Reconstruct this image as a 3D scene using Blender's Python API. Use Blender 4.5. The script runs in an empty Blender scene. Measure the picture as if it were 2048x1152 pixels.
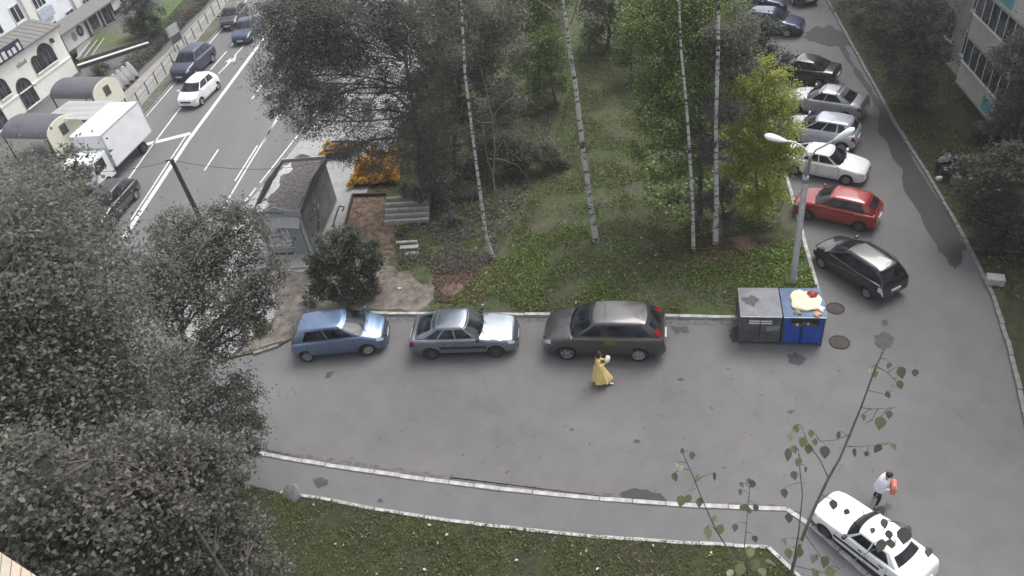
import bpy, bmesh, math, random
import numpy as np
from mathutils import Vector, Matrix, noise as mnoise
random.seed(7); np.random.seed(7)
R_ = math.radians
scene = bpy.context.scene
# ------------------------------------------------------------------ camera
FPX, PITCH, ROLL, CAMH = 1540.0, R_(39.5), R_(-9.0), 21.8
_F = Vector((0, math.cos(PITCH), -math.sin(PITCH)))
_R0 = Vector((1, 0, 0)); _U0 = Vector((0, math.sin(PITCH), math.cos(PITCH)))
_R = _R0 * math.cos(ROLL) + _U0 * math.sin(ROLL)
_U = -_R0 * math.sin(ROLL) + _U0 * math.cos(ROLL)
_C = Vector((0, 0, CAMH))
cd = bpy.data.cameras.new('camera'); cam = bpy.data.objects.new('camera', cd)
scene.collection.objects.link(cam)
cd.sensor_width = 36; cd.lens = 36 * FPX / 2048; cd.clip_start = .05; cd.clip_end = 4000
M = Matrix((_R, _U, -_F)).transposed().to_4x4(); M.translation = _C
cam.matrix_world = M; scene.camera = cam
# ------------------------------------------------------------------ sky, sun, exposure (bright overcast)
SUN_EL, SUN_AZ = R_(58), R_(44)
w = bpy.data.worlds.new('World'); scene.world = w; w.use_nodes = True
nt = w.node_tree; nt.nodes.clear()
sky = nt.nodes.new('ShaderNodeTexSky'); sky.sky_type = 'NISHITA'; sky.sun_disc = False
sky.sun_elevation = SUN_EL; sky.sun_rotation = SUN_AZ; sky.air_density = 1.0; sky.dust_density = 4.0; sky.ozone_density = 1.0
hs = nt.nodes.new('ShaderNodeHueSaturation'); hs.inputs['Saturation'].default_value = .30
bg = nt.nodes.new('ShaderNodeBackground'); bg.inputs[1].default_value = .15
out = nt.nodes.new('ShaderNodeOutputWorld')
nt.links.new(sky.outputs[0], hs.inputs['Color']); nt.links.new(hs.outputs[0], bg.inputs[0]); nt.links.new(bg.outputs[0], out.inputs[0])
sl = bpy.data.lights.new('sun', 'SUN'); sl.energy = 1.1; sl.angle = R_(40); sl.color = (1, .97, .93)
so = bpy.data.objects.new('sun', sl); scene.collection.objects.link(so)
_sd = Vector((math.sin(SUN_AZ) * math.cos(SUN_EL), math.cos(SUN_AZ) * math.cos(SUN_EL), math.sin(SUN_EL)))
so.rotation_euler = _sd.to_track_quat('Z', 'Y').to_euler(); so.location = (0, 0, 60)
scene.view_settings.view_transform = 'Standard'; scene.view_settings.look = 'None'
scene.view_settings.exposure = 0.82; scene.view_settings.gamma = 1
scene.cycles.max_bounces = 8; scene.cycles.diffuse_bounces = 5; scene.cycles.transparent_max_bounces = 4
scene.cycles.use_denoising = True
# ------------------------------------------------------------------ placing helpers
def ray(px, py):
    return _F * FPX + _R * (px - 1024) + _U * (576 - py)
def G(px, py, z=0.0):                       # the point at height z that the photograph shows at (px, py)
    d = ray(px, py); return _C + d * ((z - CAMH) / d.z)
def D(px, py, depth):                       # the point at a given distance from the lens
    return _C + ray(px, py) * (depth / FPX)
def P(wp):
    v = Vector(wp) - _C; z = v.dot(_F)
    return (1024 + FPX * v.dot(_R) / z, 576 - FPX * v.dot(_U) / z, z)
def above(base, px, py):                    # the point over base that the photograph shows at (px, py)
    d = ray(px, py); h = Vector((d.x, d.y)); b = Vector((base[0], base[1]))
    t = b.dot(h) / h.dot(h); return _C + d * t
col = scene.collection
def tag(o, label=None, cat=None, group=None, kind=None):
    if label: o['label'] = label
    if cat: o['category'] = cat
    if group: o['group'] = group
    if kind: o['kind'] = kind
    return o
def empty(name, loc=(0, 0, 0), rz=0, label=None, cat=None, group=None, kind=None, sc=1):
    o = bpy.data.objects.new(name, None); col.objects.link(o); o.empty_display_size = .3
    o.location = loc; o.rotation_euler = (0, 0, rz); o.scale = (sc, sc, sc)
    return tag(o, label, cat, group, kind)
class MB:
    def __init__(s): s.v = []; s.f = []; s.m = []
    def add(s, vs, fs, mi=0):
        n = len(s.v); s.v += [tuple(v) for v in vs]; s.f += [tuple(i + n for i in f) for f in fs]; s.m += [mi] * len(fs); return s
    def box(s, x0, x1, y0, y1, z0, z1, mi=0, rz=0, c=None):
        vs = [(x, y, z) for z in (z0, z1) for x, y in ((x0, y0), (x1, y0), (x1, y1), (x0, y1))]
        if rz:
            cx, cy = c if c else ((x0 + x1) / 2, (y0 + y1) / 2); a, b = math.cos(rz), math.sin(rz)
            vs = [(cx + (x - cx) * a - (y - cy) * b, cy + (x - cx) * b + (y - cy) * a, z) for x, y, z in vs]
        return s.add(vs, [(0, 3, 2, 1), (4, 5, 6, 7), (0, 1, 5, 4), (1, 2, 6, 5), (2, 3, 7, 6), (3, 0, 4, 7)], mi)
    def tube(s, pts, rad, n=8, mi=0, cap=True):
        pts = [Vector(p) for p in pts]
        if not hasattr(rad, '__len__'): rad = [rad] * len(pts)
        vs = []; up = Vector((.137, .21, .97))
        for i, p in enumerate(pts):
            t = (pts[min(i + 1, len(pts) - 1)] - pts[max(i - 1, 0)])
            if t.length < 1e-9: t = Vector((0, 0, 1))
            t.normalize(); a = t.cross(up)
            if a.length < .15: a = t.cross(Vector((1, .1, 0)))
            a.normalize(); b = t.cross(a)
            for k in range(n):
                q = 2 * math.pi * k / n; vs.append(p + (a * math.cos(q) + b * math.sin(q)) * rad[i])
        fs = [(i * n + k, i * n + (k + 1) % n, (i + 1) * n + (k + 1) % n, (i + 1) * n + k) for i in range(len(pts) - 1) for k in range(n)]
        if cap: fs += [tuple(range(n - 1, -1, -1)), tuple((len(pts) - 1) * n + k for k in range(n))]
        return s.add(vs, fs, mi)
    def lathe(s, prof, n=20, axis='z', c=(0, 0, 0), mi=0):
        vs = []
        for r, h in prof:
            for k in range(n):
                q = 2 * math.pi * k / n; a, b = r * math.cos(q), r * math.sin(q)
                p = (a, b, h) if axis == 'z' else (a, h, b) if axis == 'y' else (h, a, b)
                vs.append((p[0] + c[0], p[1] + c[1], p[2] + c[2]))
        m = len(prof)
        fs = [(i * n + k, i * n + (k + 1) % n, (i + 1) * n + (k + 1) % n, (i + 1) * n + k) for i in range(m - 1) for k in range(n)]
        fs += [tuple(range(n - 1, -1, -1)), tuple((m - 1) * n + k for k in range(n))]
        return s.add(vs, fs, mi)
    def prism(s, poly, z0, z1, mi=0):       # poly: list of (x, y)
        n = len(poly); vs = [(x, y, z0) for x, y in poly] + [(x, y, z1) for x, y in poly]
        fs = [tuple(range(n - 1, -1, -1)), tuple(range(n, 2 * n))] + [(k, (k + 1) % n, n + (k + 1) % n, n + k) for k in range(n)]
        return s.add(vs, fs, mi)
    def build(s, name, mat, parent=None, smooth=None, recalc=True, loc=None, bevel=0):
        me = bpy.data.meshes.new(name); me.from_pydata(s.v, [], s.f)
        mats = mat if isinstance(mat, (list, tuple)) else [mat]
        for m_ in mats: me.materials.append(m_)
        if any(s.m): me.polygons.foreach_set('material_index', s.m)
        if recalc or bevel:
            bm = bmesh.new(); bm.from_mesh(me)
            if recalc: bmesh.ops.recalc_face_normals(bm, faces=bm.faces)
            if bevel: bmesh.ops.bevel(bm, geom=list(bm.edges), offset=bevel, segments=1, affect='EDGES', clamp_overlap=True)
            bm.to_mesh(me); bm.free()
        if smooth is not None:
            me.shade_smooth(); me.set_sharp_from_angle(angle=R_(smooth))
        me.update()
        o = bpy.data.objects.new(name, me); col.objects.link(o)
        if parent: o.parent = parent
        if loc is not None: o.location = loc
        return o
def link_copy(me, name, parent=None, loc=(0, 0, 0), rot=(0, 0, 0), sc=(1, 1, 1)):
    o = bpy.data.objects.new(name, me); col.objects.link(o); o.parent = parent
    o.location = loc; o.rotation_euler = rot; o.scale = sc; return o
# ------------------------------------------------------------------ materials
def _nt(name):
    m = bpy.data.materials.new(name); m.use_nodes = True
    n = m.node_tree; return m, n, n.nodes['Principled BSDF']
def node(n, typ, **kw):
    x = n.nodes.new(typ)
    for k, v in kw.items():
        if k.startswith('i_'): x.inputs[k[2:].replace('_', ' ')].default_value = v
        else: setattr(x, k, v)
    return x
def c4(c): return (c[0], c[1], c[2], 1)
def mat(name, c, rough=.8, metal=0, var=.18, scale=6, bump=0, c2=None, spec=.4, stretch=None, fine=True, coat=0):
    m, n, b = _nt(name)
    b.inputs['Roughness'].default_value = rough; b.inputs['Metallic'].default_value = metal
    b.inputs['Specular IOR Level'].default_value = spec; b.inputs['Coat Weight'].default_value = coat; b.inputs['Coat Roughness'].default_value = .06
    if var == 0 and c2 is None:
        b.inputs['Base Color'].default_value = c4(c); return m
    tc = node(n, 'ShaderNodeTexCoord'); mp = node(n, 'ShaderNodeMapping'); n.links.new(tc.outputs['Object'], mp.inputs[0])
    if stretch: mp.inputs['Scale'].default_value = stretch[:3]; mp.inputs['Rotation'].default_value = (0, 0, stretch[3] if len(stretch) > 3 else 0)
    a = node(n, 'ShaderNodeTexNoise', i_Scale=scale, i_Detail=6.0, i_Roughness=.62); n.links.new(mp.outputs[0], a.inputs['Vector'])
    r = node(n, 'ShaderNodeValToRGB'); n.links.new(a.outputs['Fac'], r.inputs[0])
    lo = [x * (1 - var) for x in c]; hi = [min(x * (1 + var), 1) for x in (c2 or c)]
    r.color_ramp.elements[0].position = .32; r.color_ramp.elements[0].color = c4(lo)
    r.color_ramp.elements[1].position = .68; r.color_ramp.elements[1].color = c4(hi)
    src = r.outputs[0]
    if fine:
        a2 = node(n, 'ShaderNodeTexNoise', i_Scale=scale * 9, i_Detail=3.0); n.links.new(mp.outputs[0], a2.inputs['Vector'])
        mr = node(n, 'ShaderNodeMapRange'); n.links.new(a2.outputs['Fac'], mr.inputs[0])
        mr.inputs[1].default_value = .3; mr.inputs[2].default_value = .7; mr.inputs[3].default_value = 1 - var * .6; mr.inputs[4].default_value = 1 + var * .5
        mx = node(n, 'ShaderNodeMix', data_type='RGBA', blend_type='MULTIPLY'); mx.inputs[0].default_value = 1
        n.links.new(src, mx.inputs[6]); n.links.new(mr.outputs[0], mx.inputs[7]); src = mx.outputs[2]
    n.links.new(src, b.inputs['Base Color'])
    if bump:
        bp = node(n, 'ShaderNodeBump'); bp.inputs['Strength'].default_value = bump; bp.inputs['Distance'].default_value = .02
        n.links.new(a.outputs['Fac'], bp.inputs['Height']); n.links.new(bp.outputs[0], b.inputs['Normal'])
    return m
def leafmat(name, stops, rough=.5, trans=.42):
    m, n, b = _nt(name)
    g = node(n, 'ShaderNodeNewGeometry'); r = node(n, 'ShaderNodeValToRGB'); n.links.new(g.outputs['Random Per Island'], r.inputs[0])
    el = r.color_ramp.elements
    while len(el) < len(stops): el.new(.5)
    for e, (p, c) in zip(el, stops): e.position = p; e.color = c4(c)
    n.links.new(r.outputs[0], b.inputs['Base Color']); b.inputs['Roughness'].default_value = rough; b.inputs['Specular IOR Level'].default_value = .35
    t = node(n, 'ShaderNodeBsdfTranslucent'); n.links.new(r.outputs[0], t.inputs[0])
    mx = node(n, 'ShaderNodeMixShader'); mx.inputs[0].default_value = trans
    o = n.nodes['Material Output']; n.links.new(b.outputs[0], mx.inputs[1]); n.links.new(t.outputs[0], mx.inputs[2]); n.links.new(mx.outputs[0], o.inputs[0])
    return m
def paint(name, c, metal=.0, rough=.32):
    m = mat(name, c, rough, metal, var=.07, scale=3, fine=False, spec=.5, coat=.9); return m
def glassmat(name, c=(.012, .014, .018)):
    m, n, b = _nt(name); b.inputs['Base Color'].default_value = c4(c); b.inputs['Roughness'].default_value = .04; b.inputs['Specular IOR Level'].default_value = .32
    tc = node(n, 'ShaderNodeTexCoord'); a = node(n, 'ShaderNodeTexNoise', i_Scale=2.2, i_Detail=3.0); n.links.new(tc.outputs['Object'], a.inputs['Vector'])
    r = node(n, 'ShaderNodeValToRGB'); n.links.new(a.outputs['Fac'], r.inputs[0])
    r.color_ramp.elements[0].position = .42; r.color_ramp.elements[0].color = c4([x * .6 for x in c]); r.color_ramp.elements[1].position = .62; r.color_ramp.elements[1].color = c4([x * 2.2 for x in c])
    n.links.new(r.outputs[0], b.inputs['Base Color'])
    return m
def asphalt(name, c, crack=.25, stretch=None):
    m, n, b = _nt(name)
    tc = node(n, 'ShaderNodeTexCoord'); mp = node(n, 'ShaderNodeMapping'); n.links.new(tc.outputs['Object'], mp.inputs[0])
    if stretch: mp.inputs['Rotation'].default_value = (0, 0, stretch[2]); mp.inputs['Scale'].default_value = (stretch[0], stretch[1], 1)
    def nz(sc, det=5, src=None):
        x = node(n, 'ShaderNodeTexNoise', i_Scale=sc, i_Detail=float(det), i_Roughness=.6); n.links.new((src or mp).outputs[0 if src is None else 'Object'], x.inputs['Vector']); return x
    big = nz(.16, 4); med = nz(1.3, 6); fine = nz(70, 2, tc)
    def rng(x, lo, hi, a=.3, bb=.7):
        r = node(n, 'ShaderNodeMapRange'); n.links.new(x.outputs['Fac'], r.inputs[0])
        r.inputs[1].default_value = a; r.inputs[2].default_value = bb; r.inputs[3].default_value = lo; r.inputs[4].default_value = hi; return r
    def mul(a, bq):
        x = node(n, 'ShaderNodeMath', operation='MULTIPLY'); n.links.new(a, x.inputs[0]); n.links.new(bq, x.inputs[1]); return x.outputs[0]
    v = mul(rng(big, .86, 1.12).outputs[0], rng(med, .93, 1.06).outputs[0]); v = mul(v, rng(fine, .84, 1.16).outputs[0])
    # small dark oil specks and a few fine cracks
    sp = nz(2.6, 2, tc); v = mul(v, rng(sp, 1.0, .72, .70, .78).outputs[0])
    dist = node(n, 'ShaderNodeMix', data_type='VECTOR'); wob = nz(.9, 4, tc); dist.inputs[0].default_value = .25
    n.links.new(tc.outputs['Object'], dist.inputs[4]); n.links.new(wob.outputs['Color'], dist.inputs[5])
    vo = node(n, 'ShaderNodeTexVoronoi', feature='DISTANCE_TO_EDGE', i_Scale=.22); n.links.new(dist.outputs[1], vo.inputs['Vector'])
    r = node(n, 'ShaderNodeMapRange'); n.links.new(vo.outputs['Distance'], r.inputs[0]); r.inputs[1].default_value = .0; r.inputs[2].default_value = .006; r.inputs[3].default_value = 1 - crack; r.inputs[4].default_value = 1
    v = mul(v, r.outputs[0])
    mx = node(n, 'ShaderNodeMix', data_type='RGBA', blend_type='MULTIPLY'); mx.inputs[0].default_value = 1; mx.inputs[6].default_value = c4(c)
    n.links.new(v, mx.inputs[7]); n.links.new(mx.outputs[2], b.inputs['Base Color'])
    b.inputs['Roughness'].default_value = .82; b.inputs['Specular IOR Level'].default_value = .3
    bp = node(n, 'ShaderNodeBump'); bp.inputs['Strength'].default_value = .25; bp.inputs['Distance'].default_value = .01
    n.links.new(fine.outputs['Fac'], bp.inputs['Height']); n.links.new(bp.outputs[0], b.inputs['Normal'])
    return m
def soilgrass(name, soil, soil2, grass, grass2, amount=.5, sc=.5):
    m, n, b = _nt(name); tc = node(n, 'ShaderNodeTexCoord')
    def nz(s, d=6):
        x = node(n, 'ShaderNodeTexNoise', i_Scale=s, i_Detail=float(d), i_Roughness=.65); n.links.new(tc.outputs['Object'], x.inputs['Vector']); return x
    def ramp(x, ca, cb, a=.38, bb=.62):
        r = node(n, 'ShaderNodeValToRGB'); n.links.new(x.outputs['Fac'], r.inputs[0]); e = r.color_ramp.elements
        e[0].position = a; e[0].color = c4(ca); e[1].position = bb; e[1].color = c4(cb); return r
    s_ = ramp(nz(2.2), soil, soil2); g_ = ramp(nz(3.1), grass, grass2); k = ramp(nz(sc), (0, 0, 0), (1, 1, 1), amount - .07, amount + .07)
    mx = node(n, 'ShaderNodeMix', data_type='RGBA'); n.links.new(k.outputs[0], mx.inputs[0]); n.links.new(s_.outputs[0], mx.inputs[6]); n.links.new(g_.outputs[0], mx.inputs[7])
    f = nz(45, 3); mr = node(n, 'ShaderNodeMapRange'); n.links.new(f.outputs['Fac'], mr.inputs[0]); mr.inputs[1].default_value = .3; mr.inputs[2].default_value = .7; mr.inputs[3].default_value = .55; mr.inputs[4].default_value = 1.4
    m2 = node(n, 'ShaderNodeMix', data_type='RGBA', blend_type='MULTIPLY'); m2.inputs[0].default_value = 1; n.links.new(mx.outputs[2], m2.inputs[6]); n.links.new(mr.outputs[0], m2.inputs[7])
    n.links.new(m2.outputs[2], b.inputs['Base Color']); b.inputs['Roughness'].default_value = .95; b.inputs['Specular IOR Level'].default_value = .15
    bp = node(n, 'ShaderNodeBump'); bp.inputs['Strength'].default_value = .6; bp.inputs['Distance'].default_value = .04; n.links.new(f.outputs['Fac'], bp.inputs['Height']); n.links.new(bp.outputs[0], b.inputs['Normal'])
    return m
def birchbark(name):
    m, n, b = _nt(name); tc = node(n, 'ShaderNodeTexCoord'); mp = node(n, 'ShaderNodeMapping'); mp.inputs['Scale'].default_value = (1.0, 1.0, 4.0); n.links.new(tc.outputs['Object'], mp.inputs[0])
    a = node(n, 'ShaderNodeTexNoise', i_Scale=1.6, i_Detail=5.0, i_Roughness=.7); n.links.new(mp.outputs[0], a.inputs['Vector'])
    r = node(n, 'ShaderNodeValToRGB'); n.links.new(a.outputs['Fac'], r.inputs[0]); e = r.color_ramp.elements
    e[0].position = .43; e[0].color = (.035, .033, .032, 1); e[1].position = .50; e[1].color = (.52, .51, .49, 1)
    n.links.new(r.outputs[0], b.inputs['Base Color']); b.inputs['Roughness'].default_value = .75
    return m
MT = {}
MT['asphalt'] = asphalt('yard_asphalt', (.147, .143, .144), .07)
MT['road'] = asphalt('main_road_asphalt', (.15, .15, .154), .06, (1.0, .06, R_(8.5)))
MT['patch'] = mat('fresh_asphalt_patch', (.062, .06, .062), .75, var=.25, scale=4)
MT['wet'] = mat('wet_asphalt', (.032, .031, .032), .7, var=.12, scale=2, spec=.5)
MT['path'] = asphalt('footpath_asphalt', (.142, .14, .142), .08)
MT['plaza'] = mat('pale_paving', (.31, .31, .31), .85, var=.12, scale=1.5)
MT['farpath'] = mat('pale_gravel_path', (.27, .265, .25), .9, var=.15, scale=1.2)
MT['kerb'] = mat('whitewashed_kerb', (.40, .39, .38), .85, var=.28, scale=3.2, c2=(.46, .45, .44))
MT['kerbgrey'] = mat('grey_kerb', (.20, .195, .19), .85, var=.25, scale=3)
MT['line'] = mat('road_paint', (.62, .62, .62), .7, var=.16, scale=3)
MT['concrete'] = mat('concrete', (.31, .305, .29), .85, var=.22, scale=4)
MT['park'] = soilgrass('park_ground', (.075, .067, .055), (.11, .097, .08), (.055, .070, .032), (.085, .105, .045), .44, .8)
MT['lawn'] = soilgrass('lawn_ground', (.042, .040, .028), (.06, .057, .04), (.034, .042, .02), (.06, .07, .03), .46, .6)
MT['dirt'] = mat('trodden_dirt', (.125, .11, .096), .95, var=.35, scale=2.2, c2=(.175, .154, .135), bump=.4)
MT['redsoil'] = mat('reddish_earth', (.125, .085, .062), .95, var=.4, scale=3.5, c2=(.185, .13, .095), bump=.6)
MT['ground'] = soilgrass('outer_ground', (.08, .075, .06), (.11, .10, .08), (.05, .06, .03), (.08, .095, .045), .5, .1)
MT['black'] = mat('black_rubber', (.018, .018, .019), .75, var=.2, scale=8)
MT['trim'] = mat('black_plastic', (.025, .025, .027), .55, var=.1, scale=8)
MT['chrome'] = mat('bright_metal', (.55, .55, .56), .22, .9, var=.05)
MT['alloy'] = mat('alloy_rim', (.42, .42, .43), .35, .6, var=.1)
MT['steelrim'] = mat('dark_steel_rim', (.12, .12, .125), .5, .4, var=.2)
MT['glass'] = glassmat('car_glass')
MT['windglass'] = glassmat('window_glass', (.03, .036, .045))
MT['lamp'] = mat('clear_lamp', (.62, .63, .65), .15, .2, var=.1)
MT['red'] = mat('red_lamp', (.20, .012, .014), .2, var=.1)
MT['orange'] = mat('amber_lamp', (.6, .2, .02), .2, var=.1)
MT['plate'] = mat('number_plate', (.6, .6, .6), .4, var=.03)
MT['bark'] = mat('grey_bark', (.085, .078, .07), .95, var=.4, scale=7, bump=.5)
MT['barkl'] = mat('pale_grey_bark', (.19, .175, .16), .9, var=.35, scale=7, bump=.4)
MT['birch'] = birchbark('birch_bark')
# ------------------------------------------------------------------ the setting
def xy(pxs, z=0.0): return [tuple(G(x, y, z)[:2]) for x, y in pxs]
def sheet(name, poly, z, m, thick=0.0, kind='structure'):
    mb = MB()
    if thick: mb.prism(poly, z - thick, z)
    else: mb.add([(x, y, z) for x, y in poly], [tuple(range(len(poly)))])
    me_o = mb.build(name, m, recalc=bool(thick))
    if not thick and me_o.data.polygons[0].normal.z < 0: me_o.data.flip_normals()
    return tag(me_o, kind=kind)
def rough(poly, amp, n=4, seed=0):
    rnd = random.Random(seed); o = []
    for i in range(len(poly)):
        a = Vector(poly[i]); b = Vector(poly[(i + 1) % len(poly)]); L = (b - a).length; nn = Vector((-(b - a).y, (b - a).x)) / max(L, 1e-6)
        for k in range(n):
            t = k / n; p = a.lerp(b, t) + nn * rnd.uniform(-amp, amp); o.append((p.x, p.y))
    return o
sheet('ground', [(-900, -300), (900, -300), (900, 1500), (-900, 1500)], -.06, MT['ground'])
sheet('yard_road', [(-34, -12), (60, -12), (60, 150), (-34, 150)], 0, MT['asphalt'])
# main road on the left: from its two edges in the photograph
road_l = [(-20, 620), (120, 440), (205, 335), (290, 232), (370, 138), (450, 47), (520, -40), (600, -140)]
road_r = [(800, -140), (720, 95), (640, 232), (610, 262), (487, 407), (380, 560), (250, 760), (100, 1000)]
ROADL = xy(road_l); ROADR = xy(road_r)
sheet('main_road', ROADL + ROADR, .004, MT['road'])
def strip(name, pts, width, z, m, parent=None):
    mb = MB(); L = []; Rr = []
    for i, p in enumerate(pts):
        p = Vector(p[:2]); a = Vector(pts[max(i - 1, 0)][:2]); b = Vector(pts[min(i + 1, len(pts) - 1)][:2]); t = (b - a).normalized(); nrm = Vector((-t.y, t.x)) * width / 2
        L.append(p + nrm); Rr.append(p - nrm)
    vs = [(q.x, q.y, z) for q in L] + [(q.x, q.y, z) for q in Rr]; n = len(pts)
    mb.add(vs, [(n + i, n + i + 1, i + 1, i) for i in range(n - 1)])
    return mb.build(name, m, parent, recalc=False)
marks = empty('road_marking', kind='structure')
def line(pxs, width, name='painted_line'): return strip(name, xy(pxs), width, .009, MT['line'], marks)
line([(286, 240), (370, 143), (455, 45), (540, -55)], .12)
line([(210, 335), (284, 246)], .10)
for a, b in [((240, 382), (300, 297)), ((300, 297), (362, 214)), ((421, 140), (453, 103)), ((462, 92), (474, 77)), ((500, 45), (520, 22))]: line([a, b], .11)
line([(437, 148), (449, 134)], .12); line([(462, 119), (489, 90)], .12)
line([(249, 474), (375, 283), (512, 98), (560, 35)], .26); line([(262, 440), (330, 336), (372, 272)], .10)
line([(291, 289), (333, 279), (381, 267)], .42, 'stop_line')
for a, b in [((409, 341), (437, 299)), ((504, 198), (527, 165)), ((560, 112), (580, 82))]: line([a, b], .11)
line([(445, 418), (500, 326), (541, 260), (566, 222)], .10); line([(470, 362), (515, 291)], .10); line([(527, 285), (558, 228)], .10)
line([(484, 411), (512, 376)], .10); line([(520, 366), (612, 250), (640, 216)], .10)
mb = MB()                                   # lane arrow
A = G(449, 136); B = G(464, 119); t = (B - A); t.z = 0; t.normalize(); nn = Vector((-t.y, t.x, 0)); A -= t * .4
pts = [A - nn * .08, A + t * 1.5 - nn * .08, A + t * 1.5 - nn * .42, A + t * 2.9, A + t * 1.5 + nn * .42, A + t * 1.5 + nn * .08, A + nn * .08]
mb.add([(p.x, p.y, .009) for p in pts], [tuple(range(7))]); mb.build('lane_arrow', MT['line'], marks, recalc=False)
for f_, tgt in [((520, 250), (470, 330)), ((600, 180), (560, 240))]: pass
# pale pavement between the main road and the park
pav = [(800, -140), (722, 97), (642, 234), (612, 264), (489, 409), (400, 545), (330, 650), (455, 716), (520, 700), (560, 640), (610, 540), (700, 500), (716, 420), (735, 380), (785, 300), (850, 150), (930, -140)]
sheet('pavement', xy(pav, .06), .06, MT['plaza'], .1)
# park ground, trodden dirt, lower lawn, footpath, strip before the right-hand building
park = [(455, 716), (510, 704), (560, 690), (600, 664), (735, 626), (900, 627), (1100, 629), (1300, 631), (1476, 634), (1630, 637), (1651, 634), (1646, 610), (1633, 570), (1606, 471), (1585, 395)]
PARK = xy(park, .08)
s0 = Vector(PARK[-2]); s1 = Vector(PARK[-1]); sd = Vector((math.cos(R_(77.6)), math.sin(R_(77.6))))
e1 = s1 + sd * 80
PARK += [(e1.x, e1.y), (-4, e1.y)] + xy([(930, -140), (850, 150), (785, 300), (735, 380), (716, 420), (700, 500), (610, 540), (545, 640)], .08)
sheet('park_ground', PARK, .08, MT['park'], .12)
sheet('trodden_dirt', rough(xy([(470, 708), (560, 684), (600, 655), (735, 620), (860, 618), (875, 580), (820, 552), (780, 530), (800, 480), (700, 470), (640, 540), (560, 545), (545, 600), (540, 650)], .084), .25, 4, 3), .084, MT['dirt'])
sheet('reddish_earth', rough(xy([(705, 392), (770, 390), (790, 470), (800, 520), (745, 500), (690, 465)], .088), .1, 4, 4), .088, MT['redsoil'])
sheet('leaf_strewn_soil', rough(xy([(880, 500), (985, 515), (1010, 560), (960, 605), (885, 600), (860, 550)], .088), .3, 4, 8), .088, mat('reddish_leaf_litter', (.15, .10, .08), .95, var=.35, scale=3))
sheet('leaf_strewn_soil', rough(xy([(1390, 505), (1450, 470), (1540, 485), (1555, 540), (1470, 545), (1400, 530)], .088), .3, 4, 9), .088, bpy.data.materials['reddish_leaf_litter'])
path_o = [(300, 870), (430, 885), (515, 906), (650, 929), (800, 951), (1000, 977), (1200, 997), (1400, 1011), (1575, 1017), (1625, 1052), (1680, 1100), (1790, 1200)]
path_i = [(1640, 1200), (1590, 1145), (1537, 1094), (1400, 1087), (1200, 1074), (1050, 1059), (900, 1041), (750, 1018), (640, 996), (560, 985), (500, 970), (300, 930)]
sheet('footpath', xy(path_o + path_i, .05), .05, MT['path'], .09)
low = [(300, 930), (500, 970), (560, 985), (640, 996), (750, 1018), (900, 1041), (1050, 1059), (1200, 1074), (1400, 1087), (1537, 1094), (1590, 1145), (1650, 1212)]
LOW = xy(low, .09)
LOW += [(8.2, -6), (-24, -6), (-24, 13)]
sheet('lower_lawn', LOW, .09, MT['lawn'], .12)
rk = [(1640, -25), (1655, 0), (1720, 118), (1790, 245), (1850, 340), (1900, 425), (1945, 505), (1985, 590), (2015, 680), (2040, 780), (2062, 880)]
RK = xy(rk, .08); r0 = Vector(RK[0]) + sd * 60
sheet('building_strip', [(r0.x, r0.y)] + RK + [(24, 4), (60, 4), (60, r0.y)], .08, MT['lawn'], .12)
sidewalk = [(1640, -25), (1655, 0), (1720, 118), (1790, 245), (1850, 340), (1900, 425)]
swi = [(1868, 425), (1815, 335), (1757, 245), (1690, 120), (1632, 6), (1620, -20)]
sheet('pavement', xy(sidewalk, .0) + xy(swi, 0), .006, MT['path'])
# kerbs made of single stones
_ks = MB().box(-.5, .5, -.075, .075, -.5, .5); KS = _ks.build('kerb_stone', MT['kerb'], bevel=.02); KSW = KS.data; bpy.data.objects.remove(KS)
_ks = MB().box(-.5, .5, -.075, .075, -.5, .5); KS = _ks.build('kerb_stone', MT['kerbgrey'], bevel=.02); KSG = KS.data; bpy.data.objects.remove(KS)
def kerb(pts, top, me, length=1.0, wid=1.0, skip=(), name='kerb', h=.2):
    root = empty(name, kind='structure'); pts = [Vector(p[:2]) for p in pts]; k = 0
    rnd = random.Random(len(pts) * 7 + int(top * 100))
    for a, b in zip(pts, pts[1:]):
        L = (b - a).length; n = max(1, round(L / length)); an = math.atan2((b - a).y, (b - a).x)
        for i in range(n):
            k += 1
            if k in skip: continue
            c = a.lerp(b, (i + .5) / n)
            link_copy(me, 'kerb_stone', root, (c.x + rnd.uniform(-.012, .012), c.y + rnd.uniform(-.012, .012), top - h / 2 + rnd.uniform(-.012, .008)), (rnd.uniform(-.02, .02), 0, an + rnd.uniform(-.01, .01)), (L / n - .02, wid * rnd.uniform(.93, 1.05), h))
    return root
kerb(xy(park[4:10] + [(1651, 637)], .1), .13, KSW)
kerb(xy([(1651, 634), (1646, 610), (1633, 570), (1606, 471), (1585, 395)], .1) + [tuple(Vector(xy([(1585, 395)], .1)[0]) + sd * 30)], .13, KSW)
kerb(xy([(505, 706), (557, 689)], .1), .12, KSG, .9)
kerb(xy(path_o[1:], .09), .10, KSW)
kerb(xy(low[2:], .11), .13, KSW, wid=.75)
kerb(xy(rk, .1), .14, KSG)
kerb(xy([(2, 2)] and [(800, -140), (722, 97), (642, 234), (612, 264), (489, 409), (400, 545)], .08), .10, KSG, 1.2)
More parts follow.
